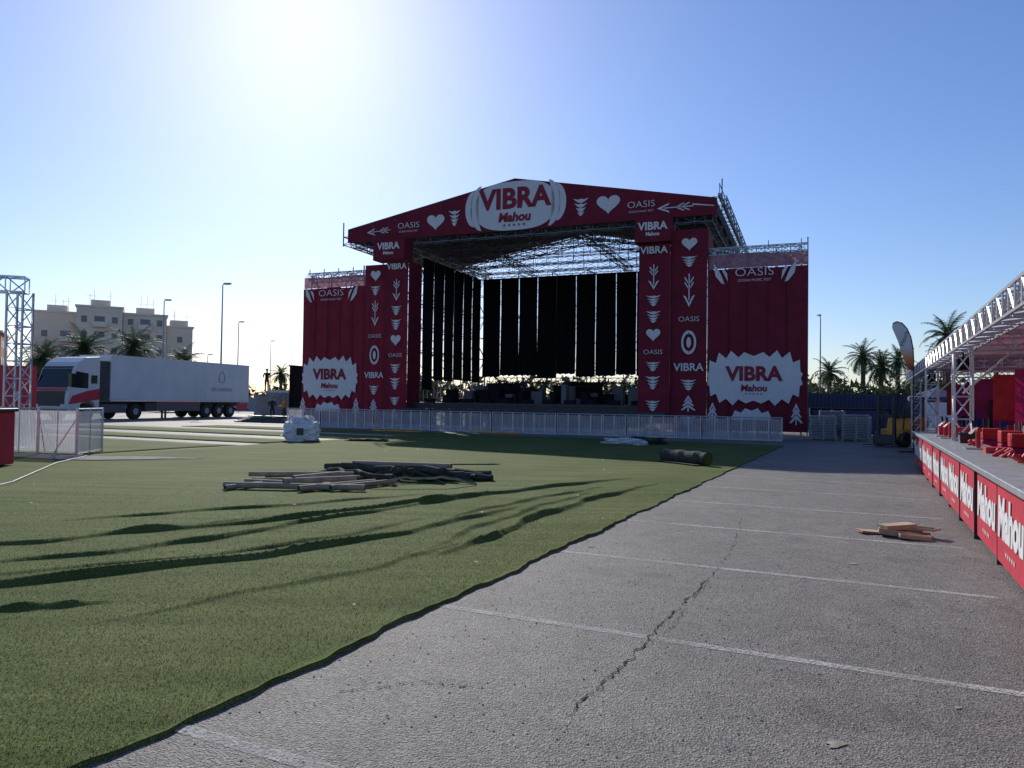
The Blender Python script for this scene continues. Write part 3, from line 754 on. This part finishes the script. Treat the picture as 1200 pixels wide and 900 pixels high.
mb=MB()
for i in range(14): mb.box(i*2.5,i*2.5+2.45,0,.06,.1,2.0,i%3==0); mb.tube((i*2.5,0,0),(i*2.5,0,2.1),.04)
mb.make('site_hoarding',[WHITE,BLUE],None,(20,55,0),(0,0,R(-8)))
mb=MB()
for i in range(16): mb.box(i*2.5,i*2.5+2.45,0,.06,.1,1.7); mb.tube((i*2.5,0,0),(i*2.5,0,1.9),.04)
mb.make('site_hoarding',[GREY],None,(-55,80,0),(0,0,R(4)))

def stack(loc,rot,n,w=1.2,d=1.1,mi=GREY):
    mb=MB()
    for k in range(n):
        z=.12+k*.075; o=random.uniform(-.02,.02); mb.box(-w/2+o,w/2+o,-d/2,d/2,z,z+.045); 
        for xx in (-w/2+.05,0,w/2-.1): mb.box(xx+o,xx+.06+o,-d/2,d/2,z+.0451,z+.0745)
    for xx in (-w/2,-.05,w/2-.1): mb.box(xx,xx+.1,-d/2,d/2,0,.115,1)
    mb.make('stacked_floor_panels',[mi,WOOD],None,loc,(0,0,rot))
stack((14.9,35.6,0),R(-20),14); stack((16.2,35.0,0),R(-24),15); stack((17.5,37.5,0),R(-24),13); stack((16.6,38.5,0),R(-20),17)
mb=MB(); mb.box(-3.2,3.2,-1.2,1.2,.1,2.4)
for k in range(28): mb.box(-3.15+k*.23,-3.05+k*.23,-1.24,-1.2,.2,2.3)
for sx_ in (-3.2,3.1): mb.box(sx_,sx_+.12,-1.26,-1.2,.1,2.42)
mb.make('shipping_container',[BLUE],None,(21.0,47,0),(0,0,R(-12)))
mb=MB(); mb.box(-2,2,-.8,.8,.15,1.5); mb.box(-1.9,1.9,-.82,-.8,.2,1.4,1); mb.make('covered_pallet',[BLACK,BLUE],None,(18.6,41,0),(0,0,R(-20)),bevel=.05)

FL=empty('forklift',(16.0,30.6,0),R(-150))
mb=MB(); mb.prism([(-1.1,.3),(-1.15,1.05),(-.9,1.2),(.0,1.15),(.1,.7),(.7,.7),(.75,.3)],-.55,.55); mb.make('body',[YEL],FL,bevel=.05)
mb=MB()
for x_,y_ in ((-.75,.55),(-.75,-.55),(.55,.55),(.55,-.55)): mb.tube((x_,y_-.1,.3),(x_,y_+.1,.3),.3,16); 
mb.box(-.5,-.05,-.25,.25,1.15,1.27); mb.box(-.6,-.5,-.25,.25,1.15,1.6)
for y_ in (-.45,.45):
    mb.tube((-.85,y_,1.1),(-.65,y_,2.1),.03,6); mb.tube((.5,y_,.7),(.3,y_,2.1),.03,6); mb.box(.85,.97,y_*.75-.05,y_*.75+.05,.1,2.15); mb.box(.97,2.0,y_*.6-.06,y_*.6+.06,.08,.12)
mb.box(-.75,.4,-.5,.5,2.08,2.14); mb.box(.85,.97,-.35,.35,1.2,1.3); mb.box(.85,.97,-.35,.35,2.05,2.15); mb.box(.97,1.02,-.45,.45,.1,.5); mb.tube((.1,0,1.1),(.3,0,1.4),.03)
mb.make('mast_cage_wheels',[DARK],FL)

def flagmat():
    m=bpy.data.materials.new('flag_fabric'); m.use_nodes=True; nt=m.node_tree; N=nt.nodes; L=nt.links; b=N['Principled BSDF']
    tc=N.new('ShaderNodeTexCoord'); sp=N.new('ShaderNodeSeparateXYZ'); L.new(tc.outputs['Object'],sp.inputs[0])
    mr=N.new('ShaderNodeMapRange'); mr.inputs[1].default_value=2.9; mr.inputs[2].default_value=4.6; L.new(sp.outputs[2],mr.inputs[0])
    cr=N.new('ShaderNodeValToRGB'); L.new(mr.outputs[0],cr.inputs[0]); e=cr.color_ramp.elements
    e[0].color=(.45,.03,.10,1); e[1].color=(.7,.68,.66,1); x=e.new(.25); x.color=(.75,.25,.06,1); x=e.new(.5); x.color=(.7,.66,.62,1)
    L.new(cr.outputs[0],b.inputs['Base Color']); b.inputs['Roughness'].default_value=.8
    t=N.new('ShaderNodeBsdfTranslucent'); L.new(cr.outputs[0],t.inputs[0]); ms=N.new('ShaderNodeMixShader'); ms.inputs[0].default_value=.5
    L.new(b.outputs[0],ms.inputs[1]); L.new(t.outputs[0],ms.inputs[2]); L.new(ms.outputs[0],N['Material Output'].inputs[0]); return m
FB=empty('feather_flag',(14.0,26.4,0),R(-15))
Rp=[(.25,2.9),(.25,3.3),(.23,3.7),(.16,4.1),(.04,4.4),(-.12,4.6),(-.3,4.66)]
Lp=[(.10,2.95),(-.02,3.25),(-.14,3.6),(-.26,3.95),(-.37,4.25),(-.43,4.45),(-.42,4.6)]
mb=MB()
for i in range(6):
    mb.poly([(Lp[i][0],.05*math.sin(i*1.5),Lp[i][1]),(Rp[i][0],0,Rp[i][1]),(Rp[i+1][0],0,Rp[i+1][1]),(Lp[i+1][0],.05*math.sin(i*1.5+1.5),Lp[i+1][1])])
mb.make('flag_cloth',[flagmat()],FB)
mb=MB(); mb.tube((.26,0,0),(.26,0,2.9),.022,6)
PP=Rp+[(-.42,4.6)]
for i in range(7): mb.tube((PP[i][0]+.01,0,PP[i][1]),(PP[i+1][0]+.01,0,PP[i+1][1]),.02,5)
mb.tube((-.25,0,.03),(.75,0,.03),.03); mb.tube((.25,-.5,.03),(.25,.5,.03),.03); mb.make('flag_pole',[DARK],FB)
text(FB,'Heura',(-.06,-.08,4.05),.22,(R(90),R(-72),0),DARK)

# ---------------------------------------------------------------- bar row (site frame)
BC=empty('bar_counter',(0,0,0),RZ)
mb=MB(); fr=MB()
y=2.6; pw=1.62
while y<22.6:
    a=y+.02; b=y+pw-.02; bw=random.uniform(-.014,.014)
    mb.box(1.2+bw,1.24+bw,a,b,.06,.86)
    fr.box(1.19+bw,1.255+bw,a-.02,a,.0,.875); fr.box(1.195,1.25,a,b,.861,.875)
    for yy in (a,b-.03): fr.box(1.26,1.95,yy,yy+.03,0,.875)
    c=(a+b)/2
    text(BC,'Mahou',(1.192+bw,c,.50),.54,(R(90),0,R(-90)),WHITE,.92,.024,shear=.12)
    for i in range(5):
        for P in star(0,0,.038):
            fr.poly([(1.192+bw,c+.22-i*.11+px*-1,.20+pz) for px,pz in P],1)
    y+=pw
mb.make('red_front_panels',[REDB],BC); fr.make('frames_and_stars',[DARK,WHITE],BC)
mb=MB(); mb.box(1.13,2.0,2.55,y+.05,.88,.93); mb.box(1.12,1.15,2.5,y+.06,.875,.94,1); mb.make('counter_top',[CTOP,ALU],BC,bevel=.008)

BT=empty('bar_canopy',(0,0,0),RZ)
mb=MB()
y0_,y1_=1.5,38
for x_ in (1.75,6.6):
    mb.truss((x_,y0_,2.95),(x_,y1_,2.95),.34,.026,step=.45)
for y_ in (1.9,9.6,17.6,25.6,33.6):
    for x_ in (1.75,6.6):
        mb.truss((x_,y_,0),(x_,y_,2.75),.32,.028,step=.42); mb.box(x_-.3,x_+.3,y_-.3,y_+.3,.005,.02)
    mb.truss((1.75,y_,2.95),(6.6,y_,2.95),.32,.026,step=.42)
    mb.tube((1.75,y_,1.9),(2.7,y_,2.85),.03)
for y_ in np.arange(3.5,38,2.0): mb.tube((1.75,y_,3.16),(6.6,y_,3.16),.03)
mb.make('truss_structure',[ALU],BT)
mb=MB()
for k in range(18):
    a=y0_+k*2.03
    for j in range(6):
        xa=1.95+j*.77; xb=xa+.77; za=3.2+.04*math.sin(j*1.2); zb=3.2+.04*math.sin((j+1)*1.2); mb.poly([(xa,a,za),(xb,a,zb),(xb,a+2.02,zb),(xa,a+2.02,za)])
mb.make('fabric_roof',[CANO],BT)
mb=MB()
for y_ in (10.4,18.5,27): mb.box(1.75,1.95,y_-.09,y_+.09,2.42,2.68); mb.tube((1.85,y_,2.68),(1.85,y_,2.8),.02); mb.tube((1.73,y_,2.55),(1.75,y_,2.55),.07,14)
mb.make('hanging_loudspeaker',[BLACK],None,(0,0,0),(0,0,RZ))

BI=empty('bar_back_equipment',(0,0,0),RZ)
m1,m2,m3=mat('fridge_blue',(.02,.05,.22),.35),mat('fridge_silver',(.35,.35,.38),.35,metal=.5),mat('crate_red',(.5,.02,.03),.5)
mb=MB()
rd=random.Random(4)
for bx0,ys0,ys1 in ((3.3,16,36),(4.9,24,37)):
    yy=ys0
    while yy<ys1:
        w_=rd.uniform(.6,1.1); h_=rd.choice([.85,.95,1.2,1.6,1.85]); mi=rd.choice([0,0,1,2,2,4,4,5])
        mb.box(bx0,bx0+.65,yy,yy+w_,.03,h_,mi)
        mb.box(bx0-.02,bx0,yy+.06,yy+w_-.06,.15,h_-.08,5 if h_>1.5 else mi)
        mb.tube((bx0-.04,yy+.1,h_*.4),(bx0-.04,yy+.1,h_*.7),.012,5,1)
        mb.box(bx0+.05,bx0+.6,yy-.012,yy-.0,.2,h_-.15,rd.choice([2,4,3,0]))
        if h_<1.3:
            for q in range(rd.randint(1,4)):
                s_=rd.uniform(.12,.3); z_=h_+.002; y_=yy+rd.uniform(0,w_-.3); mb.box(bx0+.1,bx0+.1+s_,y_,y_+s_,z_,z_+rd.uniform(.15,.4),rd.choice([0,1,2,2,4,5]))
        yy+=w_+rd.uniform(.02,.6)
mb.make('back_row_fridges',[m1,m2,m3,WHITE,MAG,GLASS],BI,bevel=.015)
mb=MB()
for yy in np.arange(5.2,22,1.15):
    x_=1.65; 
    t=rd.random()
    if t<.4:
        mb.tube((x_,yy,.93),(x_,yy,1.25),.035,10,2); mb.tube((x_,yy-.2,1.25),(x_,yy+.2,1.25),.04,10,2)
        for q in (-.14,0,.14): mb.tube((x_-.05,yy+q,1.25),(x_-.12,yy+q,1.17),.01,6,1); mb.tube((x_-.05,yy+q,1.28),(x_-.07,yy+q,1.40),.014,6,5)
        mb.box(x_-.2,x_+.15,yy-.25,yy+.25,.932,.95,1)
    elif t<.8:
        mb.box(x_-.05,x_+.25,yy-.15,yy+.15,.932,.932+rd.uniform(.08,.28),rd.choice([2,2,4,6,5]))
    else:
        for q in range(5): mb.tube((x_+rd.uniform(-.1,.2),yy+q*.1,.93),(x_+rd.uniform(-.1,.2),yy+q*.1,1.03),.03,10,2)
mb.make('counter_top_items',[m1,m2,m3,WHITE,MAG,GLASS,CARD],BI,bevel=.006)
mb=MB()
for i,yy in enumerate(np.arange(5,36,2.3)):
    mb.poly([(6.4,yy,.3),(6.4,yy+2.2,.3),(6.4,yy+2.2,2.1),(6.4,yy,2.1)],i%2)
for i,yy in enumerate(np.arange(20,37,3.2)):
    b=len(mb.v); cloth(mb,0,1.3,0,0,1,i%2,6,4,.03)
    for k in range(b,len(mb.v)):
        vx,vy,vz=mb.v[k]; mb.v[k]=(3.0+vx,yy+vy,1.3+vz*1.2)
mb.make('hanging_panels',[MAG,m3],BI)
mb=MB()
for (x_,yy) in ((2.5,12.2),(2.45,14),(2.6,15.5),(2.5,17),(2.6,19),(2.5,21)):
    for q in range(4): mb.box(x_,x_+.4,yy,yy+.5,.02+q*.28,.28+q*.28,(0,2,4,2)[q])
    mb.tube((x_+.7,yy+.3,.02),(x_+.7,yy+.3,.62),.2,16,1)
mb.make('crates_and_kegs',[m1,m2,m3,WHITE,MAG],BI,bevel=.015)

def parasol(x,y,m):
    mb=MB(); mb.tube((0,0,0),(0,0,2.7),.03,8,1); n=8
    for i in range(n):
        a=2*math.pi*i/n; b=2*math.pi*(i+1)/n; mb.poly([(0,0,2.75),(1.5*math.cos(a),1.5*math.sin(a),2.2),(1.5*math.cos(b),1.5*math.sin(b),2.2)]); 
        mb.poly([(1.5*math.cos(a),1.5*math.sin(a),2.2),(1.5*math.cos(b),1.5*math.sin(b),2.2),(1.5*math.cos(b),1.5*math.sin(b),2.0),(1.5*math.cos(a),1.5*math.sin(a),2.0)])
    mb.make('parasol',[m,WHITE],None,(x,y,0))
parasol(27,44,REDB); parasol(31,46,REDB); parasol(24,42,mat('navy',(.03,.04,.12)))
# ---------------------------------------------------------------- objects on turf
DG=mat('dark_rolled_turf_back',(.055,.060,.050),.9,var=.35,scale=8,spec=.2)
def boards(name,items,mats):
    mb=MB()
    for (x,y,z,az,Ln,r,mi) in items:
        c=Vector((x,y,z)); d=Vector((math.cos(R(az)),math.sin(R(az)),0))*Ln/2
        nn=Vector((-d.y,d.x,0)).normalized(); K=7 if mi==1 else 1; prev=c-d
        for k in range(1,K+1):
            nx_=c-d+d*2*k/K+(nn*random.uniform(-.08,.08)+Vector((0,0,random.uniform(-.03,.04))) if 0<k<K else Vector((0,0,0)))
            mb.tube(prev,nx_,r*(random.uniform(.75,1.15) if mi==1 else 1),14,mi); prev=nx_
        e=d.normalized()
        for sg in (-1,1): mb.tube(c+d*sg,c+d*sg+e*sg*.001,r*.8,14,2)
    # loose hoses / strips snaking over the pile
    for j in range(9):
        x=random.uniform(-4.2,-2.0); y=random.uniform(13.3,15.4); a_=random.uniform(-.6,.6); z=random.uniform(.12,.3); prev=Vector((x,y,.05))
        for k in range(14):
            a_+=random.uniform(-.3,.3); nx_=prev+Vector((math.cos(a_)*.17,math.sin(a_)*.12,0)); nx_.z=.045+z*math.sin(math.pi*(k+1)/14.0)*random.uniform(.8,1.1)
            mb.tube(prev,nx_,.022,6,j%3 and 1); prev=nx_
    return mb.make(name,mats,bevel=0)
it=[(-3.75,12.9,.09,-4,2.5,.055,0),(-4.0,13.35,.085,-14,1.7,.055,0),(-3.05,13.2,.085,48,1.6,.055,0),(-2.62,13.35,.085,52,1.5,.05,0),
    (-3.4,13.3,.16,30,1.3,.06,0),(-3.5,13.6,.2,56,1.2,.055,0),(-3.5,14.3,.08,24,2.8,.05,0),(-3.0,14.9,.09,38,2.6,.05,0),(-3.9,13.9,.2,8,1.9,.045,0),
    (-2.3,15.3,.11,-14,2.8,.08,1),(-1.7,15.1,.12,-3,2.6,.09,1),(-2.6,14.9,.22,-20,2.6,.07,1),(-1.3,14.8,.11,14,1.7,.08,1),(-2.0,15.6,.1,-8,2.4,.07,1),(-3.9,14.7,.09,14,1.8,.05,1),
    (-2.2,15.0,.31,-12,2.1,.05,0),(-4.6,13.2,.07,60,1.1,.045,0),(-1.2,15.5,.1,-28,1.6,.08,1),(-.9,14.9,.09,-9,1.1,.07,1),(-2.9,14.3,.18,-32,1.7,.06,1)]
boards('pile_of_tubes_and_hoses',it,[mat('tube_brown',(.30,.235,.17),.8,var=.3,scale=5),DG,RUB])
mb=MB()
Ln=1.75
for k in range(9):
    x0=-Ln/2+Ln*k/9; x1=x0+Ln/9; r=.17+.02*math.sin(k*2.1); r1=.17+.02*math.sin((k+1)*2.1)
    mb.tube((x0,0,.17),(x1,0,.17),r,20,0,r1,cap=False)
for t in range(40):
    a0=t*.45; a1=(t+1)*.45; r0=.02+.15*t/40; r1=.02+.15*(t+1)/40
    for X_ in (-Ln/2-.002,Ln/2+.002): mb.tube((X_,r0*math.cos(a0),.17+r0*math.sin(a0)),(X_,r1*math.cos(a1),.17+r1*math.sin(a1)),.008,3,1)
mb.poly([(-Ln/2,.16*math.cos(a),.17+.16*math.sin(a)) for a in np.linspace(0,6.1,16)],1); mb.poly([(Ln/2,.16*math.cos(a),.17+.16*math.sin(a)) for a in np.linspace(0,6.1,16)],1)
mb.poly([(-Ln/2,.0,.02),(Ln/2,.0,.02),(Ln/2+.02,-.42,.03),(-Ln/2+.05,-.40,.03)],0)
mb.make('rolled_turf',[DG,TURF],None,(4.65,19.9,.03),(0,0,R(-62)),smooth=False)
def lump(name,loc,sx,sy,sz,m,seed,amp=.12,rot=0,extra=None):
    import bmesh
    bm=bmesh.new(); bmesh.ops.create_cube(bm,size=1); bmesh.ops.subdivide_edges(bm,edges=bm.edges[:],cuts=9,use_grid_fill=True)
    from mathutils import noise
    for v in bm.verts:
        c=v.co.copy(); q=c.normalized()*.62; c=c.lerp(q,.35); nz=noise.noise_vector(c*3+Vector((seed,0,0)))*amp+noise.noise_vector(c*8+Vector((seed,5,0)))*amp*.6
        c+=nz; v.co=Vector((c.x*sx,c.y*sy,max(0,(c.z+.5)*sz)))
    me=bpy.data.meshes.new(name); bm.to_mesh(me); bm.free(); me.materials.append(m)
    o=bpy.data.objects.new(name,me); COL.objects.link(o); o.location=loc; o.rotation_euler=(0,0,rot); return o
BB=empty('bulk_bag',(-7.9,28.0,.02),R(10))
b=lump('bag_body',(0,0,0),1.2,1.0,.72,PLASTW,3,.14); b.parent=BB
mb=MB()
for sx_ in (-.4,.4):
    for sy_ in (-.35,.35):
        P=[(sx_,sy_,.55),(sx_*1.05,sy_,.85),(sx_*.75,sy_*.8,.95),(sx_*.55,sy_*.8,.6)]
        for i in range(3): mb.tube(P[i],P[i+1],.025,5)
mb.make('lifting_straps',[WHITE],BB)
lump('bag_top',(.0,.05,.5),.75,.6,.38,PLASTW,9,.25).parent=BB
mb=MB(); mb.box(-.12,.12,-.56,-.545,.25,.5); mb.make('label',[DARK],BB)
lump('plastic_sheet_bundle',(4.3,28.8,.02),1.1,.4,.20,PLASTW,5,.4,R(-15)); lump('dark_tarp_bundle',(5.2,29.2,.02),1.3,.5,.24,DG,6,.35,R(-10))
lump('plastic_sheet_bundle',(4.9,28.4,.02),.5,.3,.18,PLASTW,15,.35,R(25))
lump('dark_tarp_bundle',(-5.5,28.5,.02),1.4,.4,.09,DG,7,.25,R(-10)); lump('dark_tarp_bundle',(-1.0,18.5,.01),1.2,.15,.04,DG,8,.2,R(12))
DP=empty('discarded_cardboard_and_wood',(4.85,9.2,.0),R(-20))
mb=MB(); rd=random.Random(2)
for i,(x,y,w_,l_,h_,az,z) in enumerate([(0,0,.55,.22,.07,-5,.01),(.05,.22,.5,.25,.06,12,.01),(-.05,.1,.42,.18,.05,30,.085),(.25,.1,.3,.2,.03,-30,.09),(-.35,.15,.3,.2,.015,20,.01),(.1,-.15,.35,.12,.05,8,.01)]):
    M=Matrix.Translation((x,y,z))@Matrix.Rotation(R(az),4,'Z')@Matrix.Rotation(R(rd.uniform(-3,6)),4,'Y')
    mb.box(-w_/2,w_/2,-l_/2,l_/2,0,.008,0,M)
    for (a0,a1,b0,b1) in ((-w_/2,w_/2,-l_/2,-l_/2+.012),(-w_/2,w_/2,l_/2-.012,l_/2),(-w_/2,-w_/2+.012,-l_/2+.012,l_/2-.012),(w_/2-.012,w_/2,-l_/2+.012,l_/2-.012)): mb.box(a0,a1,b0,b1,.008,h_,(0,1,0)[i%3],M)
    if i in (2,4): mb.box(-w_/2,w_/2,-l_/2,l_/2,h_+.002,h_+.008,0,M)
mb.make('flattened_boxes',[CARD,mat('red_card',(.42,.06,.05)),WHITE],DP)
mb=MB()
for x_ in (0,.95,1.9): mb.prism([(x_,0),(x_+.1,.07),(x_+.85,.07),(x_+.92,0)],0,.3)
mb.make('cable_ramp',[YEL],None,(-2.2,38.6,.0),(0,0,R(-22))); mb.make('cable_ramp',[YEL],None,(-7.2,38.2,.0),(0,0,R(-22)))
mb=MB()
for i in range(5):
    for k in range(5): M=Matrix.Translation((i*2.1+.2*k,0+.1*k,.02+k*.09))@Matrix.Rotation(R(rd.uniform(-3,3)),4,'Z'); mb.box(0,2,0,1,0,.07,k%2,M)
mb.make('stacked_stage_platforms',[DARK,mat('teal_panel',(.06,.12,.13))],None,(-18.5,49.5,0),(0,0,R(-22)))
mb=MB(); mb.box(0,.3,0,1.2,0,3.9); mb.box(-.05,.35,-.05,1.25,3.9,4.0); mb.box(.05,.25,-.02,0,.2,3.8); mb.make('black_led_tower',[BLACK],None,(-15.9,53,0),(0,0,R(-22)),bevel=.02)
mb=MB(); mb.scaffold([0,1.5,3],[0,1.5],[0,1,2],.03); mb.box(0,3,0,1.5,2.0,2.05); mb.box(0,.05,0,1.5,.1,1.9,1); mb.make('scaffold_platform',[STEEL,WHITE],None,(-18.7,54,0),(0,0,R(-22)))
mb=MB(); mb.box(-1.5,1.5,-1,1,.3,2.2); mb.box(-1.4,1.4,-1.02,-1,.4,2.0,1); mb.tube((-1,-.9,.3),(-1,.9,.3),.3,12,1); mb.tube((1,-.9,.3),(1,.9,.3),.3,12,1); mb.make('white_trailer_unit',[TW,GREY],None,(-17.0,57,0),(0,0,R(-10)),bevel=.05)

# ---------------------------------------------------------------- people
def person(loc,head,shirt,pose=0,name='person'):
    J={'pel':(0,0,.95),'chest':(0,.02,1.28),'neck':(0,.0,1.48),'hd0':(0,-.01,1.56),'hd1':(0,-.02,1.68),'hd2':(0,-.01,1.76)}
    rr={'pel':.14,'chest':.15,'neck':.06,'hd0':.07,'hd1':.10,'hd2':.075}
    E=[('pel','chest'),('chest','neck'),('neck','hd0'),('hd0','hd1'),('hd1','hd2')]
    for s_,n_ in ((-1,'l'),(1,'r')):
        st=.12*s_*pose
        J['sh'+n_]=(.18*s_,.0,1.42); J['el'+n_]=(.25*s_,-.02-.1*pose,1.14); J['wr'+n_]=(.22*s_,-.22-.05*pose*s_,.98 if not pose else 1.10); J['ha'+n_]=(.20*s_,-.30,.95 if not pose else 1.10)
        J['hp'+n_]=(.09*s_,0,.9); J['kn'+n_]=(.11*s_,-.04-st,.50); J['an'+n_]=(.12*s_,.03-st*1.4,.09); J['to'+n_]=(.14*s_,-.15-st*1.4,.04)
        for k,v in (('sh',.065),('el',.045),('wr',.032),('ha',.035),('hp',.10),('kn',.062),('an',.045),('to',.04)): rr[k+n_]=v
        E+= [('chest','sh'+n_),('sh'+n_,'el'+n_),('el'+n_,'wr'+n_),('wr'+n_,'ha'+n_),('pel','hp'+n_),('hp'+n_,'kn'+n_),('kn'+n_,'an'+n_),('an'+n_,'to'+n_)]
    ks=list(J); me=bpy.data.meshes.new('b'); me.from_pydata([J[k] for k in ks],[(ks.index(a),ks.index(b)) for a,b in E],[])
    o=bpy.data.objects.new('tmp',me); COL.objects.link(o); m=o.modifiers.new('s','SKIN'); me_sv=me.skin_vertices[0].data
    for i,k in enumerate(ks): me_sv[i].radius=(rr[k],rr[k]*(.75 if k in('pel','chest') else 1)); me_sv[i].use_root=(k=='pel')
    o.modifiers.new('ss','SUBSURF').levels=2
    dg=bpy.context.evaluated_depsgraph_get(); nm=bpy.data.meshes.new_from_object(o.evaluated_get(dg)); bpy.data.objects.remove(o)
    for mm in (SKIN,shirt,TROU,HAIR,RUB): nm.materials.append(mm)
    for p in nm.polygons:
        c=p.center; p.use_smooth=True
        if c.z>1.5: p.material_index=3 if (c.z>1.70 or c.y>.03) else 0
        elif c.y<-.17 and c.z>.7: p.material_index=0
        elif c.z>.95: p.material_index=1
        elif c.z>.09: p.material_index=2
        else: p.material_index=4
    P=empty(name,loc,head); ob=bpy.data.objects.new('body',nm); COL.objects.link(ob); ob.parent=P
    mb=MB()
    for s_ in (-1,1):
        hx,hy,hz=J['ha'+('l' if s_<0 else 'r')]
        for q in range(4): mb.tube((hx+(q-1.5)*.018,hy-.02,hz),(hx+(q-1.5)*.02,hy-.07-.01*(q in(1,2)),hz-.02),.009,6,0,.007); mb.tube((hx+(q-1.5)*.02,hy-.07-.01*(q in(1,2)),hz-.02),(hx+(q-1.5)*.02,hy-.085,hz-.05),.008,6,0,.006)
        mb.tube((hx-.03*s_,hy+.01,hz),(hx-.055*s_,hy-.045,hz-.005),.011,6,0,.008)
    mb.tube((0,-.11,1.655),(0,-.135,1.635),.012,6,0,.015); mb.box(-.025,.025,-.118,-.105,1.595,1.605,1)
    for s_ in (-1,1): mb.tube((.035*s_,-.105,1.68),(.035*s_,-.118,1.68),.01,6,1); mb.tube((.1*s_,0,1.64),(.105*s_,0,1.69),.018,6,0)
    mb.make('hands_and_face',[SKIN,HAIR],P)
person((-16.6,51.5,0),R(30),SHIRT,0); person((-15.6,51.0,0),R(-60),SHIRT2,1); person((-18.0,54.5,2.05),R(10),SHIRT,1)
def stg(x,y,z): 
    c,s_=.928,-.373
    return (x*c+y*.373,42.2+x*s_+y*.928,z)
person(stg(-2.0,7,1.5),R(20),SHIRT,1); person(stg(1.6,5,1.5),R(100),SHIRT,0)
print('objs',len(bpy.data.objects))
